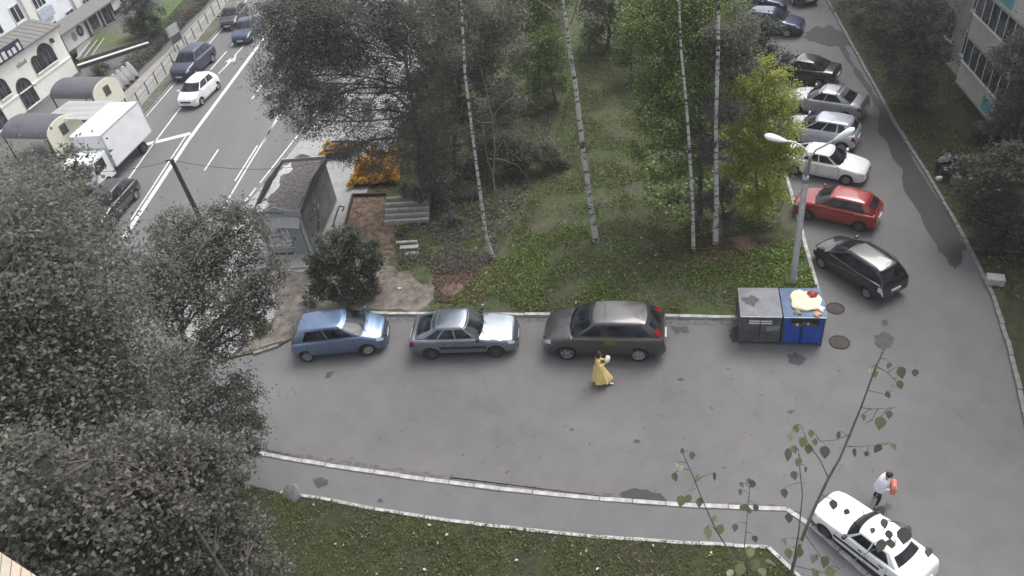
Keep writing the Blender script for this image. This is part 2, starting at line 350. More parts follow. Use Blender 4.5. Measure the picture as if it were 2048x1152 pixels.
# wet stains, patches of newer asphalt, manholes
def blot(name, pxs, m, amp=.12, z=.006, seed=0, n=5): return sheet(name, rough(xy(pxs), amp, n, seed), z, m)
blot('wet_stain', [(1672, 78), (1682, 80), (1702, 117), (1742, 177), (1772, 218), (1790, 250), (1812, 282), (1840, 342), (1878, 398), (1908, 436), (1928, 495), (1924, 512), (1912, 540), (1903, 530), (1892, 520), (1868, 486), (1840, 430), (1806, 375), (1800, 337), (1775, 290), (1758, 262), (1757, 218), (1730, 178), (1694, 120)], MT['wet'], .10, .011, 1, 4)
blot('wet_stain', [(1632, 55), (1660, 52), (1690, 68), (1712, 92), (1700, 95), (1660, 92), (1612, 82), (1612, 70)], MT['wet'], .2, .0125, 2)
blot('wet_stain', [(1240, 985), (1275, 975), (1320, 988), (1335, 1003), (1290, 1001), (1245, 996)], MT['wet'], .05, .006, 3)
blot('wet_stain', [(1455, 660), (1475, 645), (1485, 690), (1470, 685)], MT['wet'], .12, .006, 4)
blot('asphalt_patch', [(1573, 713), (1590, 706), (1612, 715), (1606, 731), (1582, 728)], MT['patch'], .06, .006, 5, 9)
blot('asphalt_patch', [(1748, 672), (1768, 663), (1788, 675), (1783, 692), (1768, 704), (1752, 690)], MT['patch'], .06, .006, 6, 8)
blot('asphalt_patch', [(1762, 640), (1775, 638), (1778, 650), (1766, 653)], MT['patch'], .05, .006, 7)
blot('asphalt_patch', [(626, 962), (640, 956), (658, 962), (655, 974), (634, 978)], MT['patch'], .03, .058, 8)
blot('asphalt_patch', [(655, 745), (668, 742), (660, 756), (648, 757)], MT['patch'], .04, .006, 9)
blot('asphalt_patch', [(1340, 652), (1375, 655), (1380, 664), (1350, 667)], MT['patch'], .06, .006, 10)
blot('asphalt_patch', [(755, 1005), (762, 996), (768, 1008)], MT['patch'], .03, .058, 11)
for i in range(7):
    x, y = random.uniform(1080, 1950), random.uniform(720, 980); r = random.uniform(3, 8)
    blot('oil_spot', [(x - r, y), (x, y - r * .6), (x + r, y), (x, y + r * .6)], MT['patch'], .03, .0062 + i * .0001, 20 + i, 3)
# ragged crumbling gutter along the two long kerbs
gut = mat('gutter_grit', (.13, .125, .12), .95, var=.4, scale=5)
blot('gutter_grit', [(505, 893), (650, 915), (800, 938), (900, 952), (900, 962), (800, 949), (650, 927), (512, 903)], gut, .07, .008, 31, 9)
blot('gutter_grit', [(900, 954), (1050, 972), (1240, 990), (1240, 998), (1050, 981), (900, 963)], gut, .06, .008, 32, 10)
blot('gutter_grit', [(1330, 1003), (1570, 1010), (1570, 1014), (1330, 1007)], gut, .04, .008, 33, 10)
blot('gutter_grit', [(745, 633), (1090, 637), (1090, 643), (745, 645)], gut, .06, .008, 34, 14)
blot('gutter_grit', [(1335, 640), (1470, 642), (1470, 652), (1335, 650)], gut, .08, .008, 35, 10)
def manhole(px, py, label, r=.36):
    c = G(px, py); mb = MB(); mb.lathe([(r + .05, .0), (r + .05, .022), (r, .024), (r, .012)], 28)
    root = empty('manhole', (c.x, c.y, .001), 0, label, 'manhole cover', 'manholes beside the blue container')
    mb.build('rim', MT['black'], root, smooth=40)
    mb = MB(); mb.lathe([(r - .012, .0), (r - .012, .018), (0.02, .02)], 28)
    for i in range(-3, 4):
        for j in range(-3, 4):
            if i * i + j * j < 10: mb.box(i * .085 - .025, i * .085 + .025, j * .085 - .025, j * .085 + .025, .017, .026)
    mb.build('cover', mat('rusty_iron', (.065, .052, .046), .75, .2, var=.35, scale=9), root)
manhole(1679, 685, 'rusty round manhole cover in asphalt in front of blue container corner', .33)
manhole(1671, 617, 'round grey manhole cover beside the blue container, near black car', .30)
# ------------------------------------------------------------------ vehicles
def smooth_interp(pts, xs, k=3):
    px = [p[0] for p in pts]; pz = [p[1] for p in pts]; return np.interp(xs, px, pz)
def grid_patch(name, Vg, i0, i1, j0, j1, off, m, parent, mask=None, smooth=True):
    """a sheet lying off metres over part of a grid of points Vg[i][j]"""
    ni, nj = len(Vg), len(Vg[0]); vs = []
    def nrm(i, j):
        a = Vg[min(i + 1, ni - 1)][j] - Vg[max(i - 1, 0)][j]; b = Vg[i][min(j + 1, nj - 1)] - Vg[i][max(j - 1, 0)]
        n = a.cross(b); return n.normalized() if n.length > 1e-9 else Vector((0, 0, 1))
    ctr = Vector((0, 0, .6)); idx = {}
    for i in range(i0, i1 + 1):
        for j in range(j0, j1 + 1):
            n = nrm(i, j); p = Vg[i][j]; q = p - ctr; q.x *= .2
            if n.dot(q) < 0: n = -n
            idx[i, j] = len(vs); vs.append(p + n * off)
    fs = [(idx[i, j], idx[i + 1, j], idx[i + 1, j + 1], idx[i, j + 1]) for i in range(i0, i1) for j in range(j0, j1) if mask is None or mask(i, j)]
    mb = MB().add(vs, fs); return mb.build(name, m, parent, smooth=50 if smooth else None)
_wheel_cache = {}
def wheel_meshes(r, wd, rimmat, spokes):
    key = (round(r, 3), rimmat.name, spokes)
    if key in _wheel_cache: return _wheel_cache[key]
    t = MB(); rr = r * .66
    t.lathe([(rr, -wd / 2), (r * .93, -wd / 2), (r * .985, -wd * .38), (r, -wd * .2), (r, wd * .2), (r * .985, wd * .38), (r * .93, wd / 2), (rr, wd / 2), (rr * .96, wd * .3)], 28, 'y')
    to = t.build('tyre', MT['black'], smooth=40)
    q = MB(); q.lathe([(rr * .99, wd * .30), (rr * 1.0, wd * .47), (rr * .92, wd * .46), (rr * .86, wd * .25), (rr * .84, wd * .05)], 28, 'y')
    for k in range(spokes):
        a = 2 * math.pi * k / spokes; ca, sa = math.cos(a), math.sin(a); hw = rr * (.15 if spokes < 7 else .08)
        vs = []
        for y in (wd * .20, wd * .40):
            for (u, v) in ((rr * .1, -hw), (rr * .9, -hw * 1.25), (rr * .9, hw * 1.25), (rr * .1, hw)): vs.append((u * ca - v * sa, y, u * sa + v * ca))
        q.add(vs, [(0, 1, 2, 3), (4, 7, 6, 5), (0, 4, 5, 1), (1, 5, 6, 2), (2, 6, 7, 3), (3, 7, 4, 0)])
    q.lathe([(rr * .25, wd * .15), (rr * .25, wd * .43), (rr * .15, wd * .45)], 12, 'y')
    ro = q.build('rim', rimmat, smooth=40)
    bk = MB(); bk.lathe([(rr * .95, wd * .0), (rr * .95, wd * .12), (0.01, wd * .12)], 20, 'y'); bo = bk.build('brake', MT['trim'])
    res = (to.data, ro.data, bo.data)
    for o in (to, ro, bo): bpy.data.objects.remove(o)
    _wheel_cache[key] = res; return res
def car(name, label, cat, group, center, heading, sc=1.0, L=4.1, W=1.7, H=1.45, wb=2.5, fo=.8, zc=.92, zf=.72, xc=None, xrf=None, xrr=None, xtb=None,
        zt=.95, tail=None, body=None, roof=None, rim=None, spokes=5, rw=.30, clear=.2, sidewin=((.06, .36), (.40, .70), (.73, .93)), rack=False, detail=True, skirt=False,
        tailm=None, steer=0.0, visor=False, rails=False):
    """x forward; xc/xtb: foot of windscreen / rear screen, xrf/xrr: front / rear edge of the roof, zt: height of the tail"""
    root = empty(name, (center[0], center[1], center[2] if len(center) > 2 else 0.0), heading, label, cat, group, sc=sc)
    body = body or MT['steelrim']; roof = roof or body; rim = rim or MT['alloy']; tailm = tailm or MT['red']
    h = L / 2; xfw = h - fo; xrw = xfw - wb
    deck = [(-h, .50), (-h + .03, .62), (-h + .07, zt - .06), (-h + .16, zt)] + ([(xtb, zt + .02)] if xtb > -h + .3 else []) + [(xc - .2, zc + .03), (xc, zc), (h - .45, zf + .06), (h - .16, zf - .02), (h - .06, zf - .12), (h - .015, zf - .22), (h, .42)]
    deck = sorted(deck); hw = W / 2
    wid = [(-h, hw * .80), (-h + .05, hw * .90), (-h + .2, hw * .965), (-h + .8, hw), (h - .9, hw), (h - .45, hw * .965), (h - .2, hw * .90), (h - .07, hw * .76), (h, hw * .58)]
    bot = [(-h, .40), (-h + .06, .30), (-h + .4, clear + .04), (0, clear), (h - .5, clear), (h - .08, .22), (h, .28)]
    n = 66; u = np.linspace(-1, 1, n); xs = h * np.sign(u) * (1 - (1 - np.abs(u)) ** 1.35)
    dz = np.interp(xs, *zip(*deck)); wz = np.interp(xs, *zip(*wid)); bz = np.interp(xs, *zip(*bot))
    def sm(a):
        b = a.copy(); b[1:-1] = .25 * a[:-2] + .5 * a[1:-1] + .25 * a[2:]; return b
    dz = sm(sm(dz)); wz = sm(sm(wz)); bz = sm(bz)
    Vg = []
    for i in range(n):
        x, d, b, w_ = float(xs[i]), float(dz[i]), float(bz[i]), float(wz[i]); g = d - b; half = [(w_ * .78, b), (w_ * .93, b + .02), (w_ * .985, b + min(.14, g * .25)), (w_, b + g * .45), (w_ * .997, b + g * .62), (w_ * .985, b + g * .78), (w_ * .965, d - .06), (w_ * .925, d - .018), (w_ * .84, d + .004), (w_ * .6, d + .02), (w_ * .3, d + .03), (0, d + .034)]
        Vg.append([Vector((x, y, z)) for y, z in half] + [Vector((x, -y, z)) for y, z in half[-2::-1]])
    m_ = len(Vg[0]); mb = MB(); mb.v = [tuple(p) for row in Vg for p in row]
    mb.f = [(i * m_ + j, (i + 1) * m_ + j, (i + 1) * m_ + j + 1, i * m_ + j + 1) for i in range(n - 1) for j in range(m_ - 1)]
    mb.f += [(i * m_, i * m_ + m_ - 1, (i + 1) * m_ + m_ - 1, (i + 1) * m_) for i in range(n - 1)]
    mb.f += [tuple(range(m_)), tuple((n - 1) * m_ + k for k in range(m_ - 1, -1, -1))]
    mb.m = [0] * len(mb.f)
    bo = mb.build('body', [body, MT['trim']], root)
    # wheel arches cut out of the body
    cut = MB()
    for xw in (xfw, xrw):
        for s in (-1, 1): cut.lathe([(rw + .055, s * (hw - .27)), (rw + .055, s * (hw + .2))], 26, 'y', (xw, 0, rw), 1)
    co = cut.build('cut', [body, MT['trim']])
    md = bo.modifiers.new('b', 'BOOLEAN'); md.operation = 'DIFFERENCE'; md.object = co; md.solver = 'EXACT'
    co.parent = root
    bpy.context.view_layer.update()
    me = bpy.data.meshes.new_from_object(bo.evaluated_get(bpy.context.evaluated_depsgraph_get())); bo.modifiers.clear()
    if len(me.polygons) > 200: bo.data = me
    me.name = 'body'; bo.data.shade_smooth(); bo.data.set_sharp_from_angle(angle=R_(34))
    bpy.data.objects.remove(co)
    # cabin
    nt_, nf, ns, nr = 12, 7, 30, 6; rz = H - .055; Vc = []; wb_, wt = hw * .915, hw * .70
    for t in range(nt_ + 1):
        k = t / nt_; kz = k ** .96; xf = xc + (xrf - xc) * k; xr = xtb + (xrr - xtb) * (k ** 1.15)
        zlo = zc + (zt - zc) * 0; y0 = wb_ + (wt - wb_) * (k ** 1.12); bul = .16 * (1 - .45 * k); bur = .07
        half = []
        for q in range(nf):
            v = q / nf; half.append((xf - bul * v ** 2.2, y0 * .93 * v))
        for q in range(ns + 1):
            v = q / ns; xa, xb = xf - bul - .02, xr + bur + .02; yy = y0 * (.975 + .025 * math.sin(math.pi * min(1, v * 1.15)) - .05 * max(0, v - .55) ** 1.5 * 2)
            half.append((xa + (xb - xa) * v, yy))
        for q in range(nr - 1, -1, -1):
            v = q / nr; half.append((xr + bur * v ** 2.2, y0 * .92 * v))
        row = []
        for (x, y) in half:
            zb0 = float(np.interp(x, xs, dz)) - .035
            hl = abs(xrf - xrr) / 2 + .25; zr = rz - .075 * min(1.6, ((x - (xrf + xrr) / 2 - .1) / hl) ** 2) * k
            row.append(Vector((x, y, zb0 * (1 - kz) + zr * kz)))
        row += [Vector((p.x, -p.y, p.z)) for p in row[-2:0:-1]]
        Vc.append(row)
    nc = len(Vc[0]); nh = nf + ns + 1 + nr
    top = Vc[-1]; cx = (xrf + xrr) / 2; caps = []
    hl = abs(xrf - xrr) / 2 + .25; xm_ = (xrf + xrr) / 2 + .1
    for s, dzz in ((.985, .012), (.95, .026), (.85, .040), (.65, .049), (.4, .053), (.15, .055)):
        rw_ = []
        for p in top:
            x_ = cx + (p.x - cx) * s; rw_.append(Vector((x_, p.y * s, rz + dzz - .075 * min(1.6, ((x_ - xm_) / hl) ** 2))))
        caps.append(rw_)
    rows = Vc + caps; mb = MB(); mb.v = [tuple(p) for r_ in rows for p in r_]
    mb.f = [(i * nc + j, i * nc + (j + 1) % nc, (i + 1) * nc + (j + 1) % nc, (i + 1) * nc + j) for i in range(len(rows) - 1) for j in range(nc)]
    mb.f.append(tuple((len(rows) - 1) * nc + k for k in range(nc)))
    mb.m = [1 if False else 0] * len(mb.f)
    mb.build('cabin', body, root, smooth=40)
    # roof skin, a sheet of its own when it has another colour
    if roof is not body:
        rp = MB(); rp.v = [tuple(p + Vector((0, 0, .004))) for r_ in caps for p in r_]
        rp.f = [(i * nc + j, i * nc + (j + 1) % nc, (i + 1) * nc + (j + 1) % nc, (i + 1) * nc + j) for i in range(len(caps) - 1) for j in range(nc)] + [tuple((len(caps) - 1) * nc + k for k in range(nc))]
        rp.m = [0] * len(rp.f); rp.build('roof', roof, root, smooth=40)
    # glass: windscreen and rear screen wrap the centre line, so roll the rings
    def roll(rows_, k): return [r_[k:] + r_[:k] for r_ in rows_]
    Vr = roll(Vc, -nf - 1)
    ws = grid_patch('windshield', Vr, 1, nt_ - 1, 1, 2 * nf + 1, .006, MT['glass'], root)
    a0 = nf + ns + 1
    grid_patch('rear_window', Vc, 3 if xtb < -h + .4 else 2, nt_ - 2, a0, a0 + 2 * (nr - 1) + 0, .006, MT['glass'], root)
    for (a, b) in sidewin:
        j0, j1 = nf + round(ns * a), nf + round(ns * b)
        for side in (0, 1):
            Vs = Vc if side == 0 else [[Vector((p.x, -p.y, p.z)) for p in r_] for r_ in Vc]
            grid_patch('side_window', Vs, 2, nt_ - 1, j0, j1, .006, MT['glass'], root)
    if detail:                                # doors with handles
        jr = [nf + round(ns * sidewin[0][0]), nf + round(ns * (sidewin[0][1] + .02))]
        xa, xb = xfw - rw - .12, float(Vc[0][jr[1]].x)
        doors = [(xa, xb)] + ([(xb - .012, max(xrw + rw * .55, float(Vc[0][nf + round(ns * sidewin[1][1])].x)))] if len(sidewin) > 1 and len(sidewin) != 9 else [])
        for (x1, x0) in doors:
            i0 = int(np.argmin(np.abs(xs - x0))); i1 = int(np.argmin(np.abs(xs - x1)))
            if i1 - i0 < 2: continue
            for s in (0, 1):
                Vs = Vg if s == 0 else [[Vector((p.x, -p.y, p.z)) for p in r_] for r_ in Vg]
                dr = grid_patch('door', Vs, i0, i1, 2, 6, .005, body, root)
                p = Vs[i0 + 1][5]; sg = 1 if s == 0 else -1; o_ = Vector((0, .006 * sg, 0))
                MB().tube([Vs[i1][q] + o_ for q in range(6, 1, -1)] + [Vs[q][2] + o_ for q in range(i1 - 1, i0, -1)] + [Vs[i0][q] + o_ for q in range(2, 7)], .006, 4, cap=False).build('seam', MT['black'], dr)
                MB().box(p.x + .04, p.x + .20, p.y - .012, p.y + .02 * sg + .012, p.z - .005, p.z + .02).build('handle', MT['trim'] if skirt else body, dr)
        for s in (0, 1):                      # dark seams between bonnet, doors and wings
            Vs = Vg if s == 0 else [[Vector((p.x, -p.y, p.z)) for p in r_] for r_ in Vg]
    if skirt:
        i0 = int(np.argmin(np.abs(xs - (xrw + rw + .06)))); i1 = int(np.argmin(np.abs(xs - (xfw - rw - .06))))
        for s in (0, 1):
            Vs = Vg if s == 0 else [[Vector((p.x, -p.y, p.z)) for p in r_] for r_ in Vg]
            grid_patch('sill_trim', Vs, i0, i1, 1, 2, .008, MT['trim'], root)
            grid_patch('side_moulding', Vs, i0, i1, 3, 4, .010, MT['trim'], root, mask=lambda i, j: True)
    # bonnet edge
    ib = int(np.argmin(np.abs(xs - (xc + .04)))); ie = int(np.argmin(np.abs(xs - (h - .26))))
    grid_patch('bonnet', Vg, ib, ie, 8, m_ - 9, .007, body, root)
    # lights
    il = int(np.argmin(np.abs(xs - (h - .34)))); ih = int(np.argmin(np.abs(xs - (h - .09))))
    it0 = int(np.argmin(np.abs(xs - (-h + .03)))); it1 = int(np.argmin(np.abs(xs - (-h + .26))))
    for s in (0, 1):
        Vs = Vg if s == 0 else [[Vector((p.x, -p.y, p.z)) for p in r_] for r_ in Vg]
        grid_patch('headlight', Vs, il, ih, 5, 7, .007, MT['lamp'], root)
        if tail == 'high':
            j0 = nf + ns - 1
            Vs2 = Vc if s == 0 else [[Vector((p.x, -p.y, p.z)) for p in r_] for r_ in Vc]
            grid_patch('taillight', Vs2, 0, nt_ - 6, j0 + 1, j0 + 3, .010, tailm, root); grid_patch('taillight', Vs, max(it0 - 2, 0), it1 - 4, 5, 7, .008, tailm, root)
        else:
            grid_patch('taillight', Vs, it0, it1, 4, 6, .007, tailm, root)
    zg = zf - .2
    MB().box(h - .10, h + .004, -hw * .50, hw * .50, zg - .06, zg + .06).build('grille', MT['trim'], root, bevel=.01)
    MB().box(h - .12, h + .012, -hw * .62, hw * .62, .25, .36).build('bumper_intake', MT['trim'], root, bevel=.02)
    MB().box(h, h + .018, -.26, .26, .40, .51).build('number_plate', MT['plate'], root)
    MB().box(-h - .012, -h + .04, -.26, .26, .60, .71).build('number_plate', MT['plate'], root)
    # mirrors
    for s in (-1, 1):
        mm = MB(); xm = xc - .22; mm.box(xm - .06, xm + .07, s * (hw * .95) - .01, s * (hw * .95 + .20), zc + .03, zc + .16) if s > 0 else mm.box(xm - .06, xm + .07, -(hw * .95 + .20), -(hw * .95) + .01, zc + .03, zc + .16)
        mm.build('mirror', MT['trim'] if skirt else body, root, bevel=.03)
    wp = MB(); wp.tube([(xc + .01, .05, zc + .045), (xc - .25, .45, zc + .19)], .01, 4); wp.tube([(xc + .01, -.5, zc + .045), (xc - .25, -.1, zc + .19)], .01, 4); wp.build('wiper', MT['trim'], root)
    if rack:
        for xx in (cx + .45, cx - .35):
            k = MB(); k.tube([(xx, -wt - .05, H - .05), (xx, -wt, H + .07), (xx, wt, H + .07), (xx, wt + .05, H - .05)], .022, 6); k.build('roof_bar', MT['trim'], root)
    if rails:
        for s in (-1, 1):
            k = MB(); k.tube([(xrf - .2, s * wt * .93, H - .03), (xrf - .35, s * wt * .93, H + .035), (xrr + .35, s * wt * .93, H + .035), (xrr + .15, s * wt * .93, H - .03)], .02, 6); k.build('roof_rail', MT['trim'] , root)
    k = MB(); k.tube([(xrr + .25, 0, H - .01), (xrr + .12, 0, H + .14)], .008, 5); k.build('aerial', MT['trim'], root)
    tm, rm, bm_ = wheel_meshes(rw, .20, rim, spokes)
    for xw in (xfw, xrw):
        for s in (-1, 1):
            ang = (0 if s > 0 else math.pi) + (steer if xw == xfw else 0)
            wo = link_copy(tm, 'wheel', root, (xw, s * (hw - .115), rw), (0, 0, ang)); wo.rotation_euler = (0, random.uniform(0, 1) * 0, ang)
            link_copy(rm, 'rim', wo); link_copy(bm_, 'brake', wo)
    return root
def by_wheels(rear, front, wb, track, far=True):
    """centre, heading and scale of a car from the ground contacts of its two near wheels"""
    A, B = G(*rear), G(*front); v = B - A; hd = math.atan2(v.y, v.x); c = (A + B) / 2; nrm = Vector((-v.y, v.x, 0)).normalized()
    if nrm.dot(c) < 0: nrm = -nrm
    return c, nrm, hd, v.length / wb
def park_car(rear, front, sc=None, hd=None, wb=2.5, W=1.7, fo=.8, L=4.1, **kw):
    c, nrm, h_, s = by_wheels(rear, front, wb, W); s = sc or s; h_ = hd if hd is not None else h_
    nrm = Vector((-math.sin(h_), math.cos(h_), 0)); nrm = nrm if nrm.dot(c) > 0 else -nrm
    c = c + nrm * (W / 2 - .06) * s
    off = (L / 2 - fo - wb / 2) * s                       # the wheels' middle is not the car's middle
    c = c - Vector((math.cos(h_), math.sin(h_), 0)) * off
    return car(center=c, heading=h_, sc=s, wb=wb, W=W, fo=fo, L=L, **kw)
p_blue = paint('light_blue_metallic', (.15, .215, .34), .85, .30); p_blueroof = p_blue
p_silv = paint('silver_blue_metallic', (.22, .25, .29), .85, .32)
p_grey = paint('dark_grey_metallic', (.085, .083, .084), .75, .34); p_black = paint('black_paint', (.010, .010, .012), .0, .25)
p_red = paint('red_paint', (.27, .02, .014), .1); p_white = paint('white_paint', (.80, .80, .80)); p_silver = paint('silver_metallic', (.48, .48, .52), .7)
p_lilac = paint('pale_lilac_metallic', (.50, .51, .60), .3); p_navy = paint('navy_paint', (.03, .045, .11), .5); p_navyd = paint('dark_navy_paint', (.03, .04, .08), .5); p_olive = paint('dark_olive_paint', (.035, .04, .032), .2)
gk = 'cars parked along the park kerb'; gr_ = 'cars parked in a row by the park'; gm = 'cars driving on the main road'
HATCH = dict(L=3.86, W=1.70, H=1.53, wb=2.48, fo=.78, zc=.99, zf=.80, xc=1.22, xrf=.36, xrr=-1.48, xtb=-1.90, zt=.97, tail='high')
park_car((618, 724), (740, 709), sc=1.03, hd=R_(-4), name='parked_car', label='light blue five-door hatchback parked leftmost along the park kerb', cat='car', group=gk, body=p_blue, steer=.35, sidewin=((.06, .44), (.45, .84)), rim=MT['alloy'], **HATCH)
park_car((866, 719), (995, 713), sc=1.06, hd=R_(-10), name='parked_car', label='silver liftback with rear spoiler parked between blue hatchback and grey SUV', cat='car', group=gk, body=p_silv, rim=MT['steelrim'], spokes=8, skirt=True,
         sidewin=((.05, .34), (.37, .64), (.67, .88)), L=4.17, W=1.68, H=1.42, wb=2.49, fo=.82, zc=.93, zf=.76, xc=.88, xrf=.22, xrr=-1.05, xtb=-1.90, zt=.98)
park_car((1280, 723), (1133, 719), sc=1.06, hd=R_(165.4), name='parked_car', label='dark grey SUV parked rightmost along the kerb behind the woman in yellow', cat='car', group=gk, body=p_grey, rails=False,
         sidewin=((.05, .39), (.40, .69), (.70, .90)), L=4.50, W=1.84, H=1.69, wb=2.62, fo=.90, zc=1.08, zf=.93, xc=1.34, xrf=.46, xrr=-1.60, xtb=-2.16, zt=1.12, tail='high', rw=.345, clear=.24)
park_car((1732, 597), (1641, 535), sc=.93, name='parked_car', label='black people carrier parked nearest the containers with nose to the kerb', cat='car', group=gr_, body=p_black, rails=True, spokes=9,
         sidewin=((.06, .39), (.40, .69), (.70, .91)), L=4.15, W=1.72, H=1.58, wb=2.60, fo=.80, zc=1.03, zf=.84, xc=1.26, xrf=.36, xrr=-1.62, xtb=-2.0, zt=1.02, tailm=MT['lamp'])
park_car((1711, 464), (1618, 439), sc=.90, hd=R_(141), name='parked_car', label='red crossover hatchback parked between black people carrier and white saloon', cat='car', group=gr_, body=p_red, skirt=False, rim=MT['steelrim'],
         sidewin=((.06, .39), (.40, .69), (.71, .88)), L=4.1, W=1.73, H=1.58, wb=2.5, fo=.85, zc=1.03, zf=.86, xc=1.16, xrf=.30, xrr=-1.42, xtb=-1.92, zt=1.02, tail='high', rw=.32, clear=.23)
SED = dict(L=4.4, W=1.75, H=1.44, wb=2.64, fo=.88, zc=.94, zf=.76, xc=1.05, xrf=.30, xrr=-.95, xtb=-1.62, zt=1.0)
park_car((1588, 350), (1690, 370), sc=.93, hd=R_(-38), name='parked_car', label='white saloon parked nose-out next to the red crossover', cat='car', group=gr_, body=p_white, sidewin=((.06, .40), (.43, .80)), **SED)
HD = R_(141)
def at(px, py, z=0): return G(px, py, z)
car('parked_car', 'pale lilac hatchback parked beyond the white saloon, rear to the road', 'car', gr_, at(1637, 282), R_(143), .98, body=p_lilac, sidewin=((.07, .38), (.41, .68), (.71, .88)), L=3.95, W=1.7, H=1.55, wb=2.5, fo=.8, zc=1.0, zf=.84, xc=1.05, xrf=.2, xrr=-1.5, xtb=-1.86, zt=1.0)
car('parked_car', 'silver saloon with black roof bars parked beyond the lilac hatchback', 'car', gr_, at(1648, 222), R_(140), .98, body=p_silver, rack=True, sidewin=((.06, .38), (.41, .80)), **SED)
car('parked_car', 'black saloon parked beyond the silver saloon, tail to the road', 'car', gr_, at(1600, 158), R_(140), .98, body=p_black, sidewin=((.06, .38), (.41, .80)), **SED)
car('parked_car', 'navy hatchback parked nose-out near the top by the dark puddle', 'car', gr_, at(1541, 62), R_(-35), 1.0, body=p_navy, sidewin=((.06, .38), (.41, .68), (.71, .9)), L=4.2, W=1.74, H=1.48, wb=2.55, fo=.86, zc=.95, zf=.78, xc=1.05, xrf=.25, xrr=-1.4, xtb=-1.95, zt=.98)
car('parked_car', 'dark blue car farthest up the row, cut by the top edge', 'car', gr_, at(1513, 18), R_(-35), 1.0, body=p_navyd, sidewin=((.06, .38), (.41, .68), (.71, .9)), L=4.2, W=1.74, H=1.48, wb=2.55, fo=.86, zc=.95, zf=.78, xc=1.05, xrf=.25, xrr=-1.4, xtb=-1.95, zt=.98)
car('driving_car', 'black car facing the camera at the top of the right-hand street', 'car', None, at(1592, -6), R_(-88), 1.0, body=p_black, sidewin=((.06, .38), (.41, .68), (.71, .9)), L=4.3, W=1.74, H=1.5, wb=2.6, fo=.86, zc=.97, zf=.80, xc=1.05, xrf=.25, xrr=-1.4, xtb=-2.0, zt=.98)
# old white saloon at lower right, half out of the frame
car('parked_car', 'old white boxy saloon parked at the footpath corner, lower right', 'car', None, at(1737, 1096), R_(120), .85, body=p_white, rim=MT['steelrim'], spokes=8, skirt=True, sidewin=((.05, .44), (.48, .86)), L=4.12, W=1.65, H=1.40, wb=2.46, fo=.80, zc=.90, zf=.76, xc=.72, xrf=.28, xrr=-1.0, xtb=-1.40, zt=.98, tailm=MT['red'])
# traffic on the main road, all coming towards the camera
RH = R_(252)
car('driving_car', 'white hatchback driving on the main road beside the dark SUV', 'car', gm, at(403, 196), R_(253), .95, body=p_white, sidewin=((.07, .42), (.45, .80)), detail=True, **HATCH)
car('driving_car', 'dark blue SUV driving on the main road behind the white hatchback', 'car', gm, at(392, 140), R_(253), 1.0, body=p_navyd, sidewin=((.07, .38), (.41, .68), (.71, .9)), detail=False, L=4.4, W=1.8, H=1.65, wb=2.62, fo=.9, zc=1.05, zf=.9, xc=1.15, xrf=.4, xrr=-1.6, xtb=-2.05, zt=1.08, rw=.34)
car('driving_car', 'dark blue saloon half under the leaves, near the top of the main road', 'car', gm, at(499, 72), R_(262), .95, body=p_navy, sidewin=((.06, .4), (.43, .80)), detail=False, **SED)
car('driving_car', 'dark olive car behind the blue saloon at the top of the main road', 'car', gm, at(472, 46), R_(262), .95, body=p_olive, sidewin=((.07, .42), (.45, .80)), detail=False, **HATCH)
car('driving_car', 'black car ahead of the white lorry, partly hidden by leaves', 'car', gm, at(228, 425), R_(258), 1.0, body=p_black, sidewin=((.06, .38), (.41, .68), (.71, .9)), L=4.3, W=1.74, H=1.5, wb=2.6, fo=.86, zc=.97, zf=.80, xc=1.05, xrf=.25, xrr=-1.4, xtb=-2.0, zt=.98)
car('parked_car', 'white car beyond the hedge at the top left', 'car', None, at(325, 6), R_(215), 1.0, body=p_white, sidewin=((.07, .42), (.45, .80)), detail=False, **HATCH)
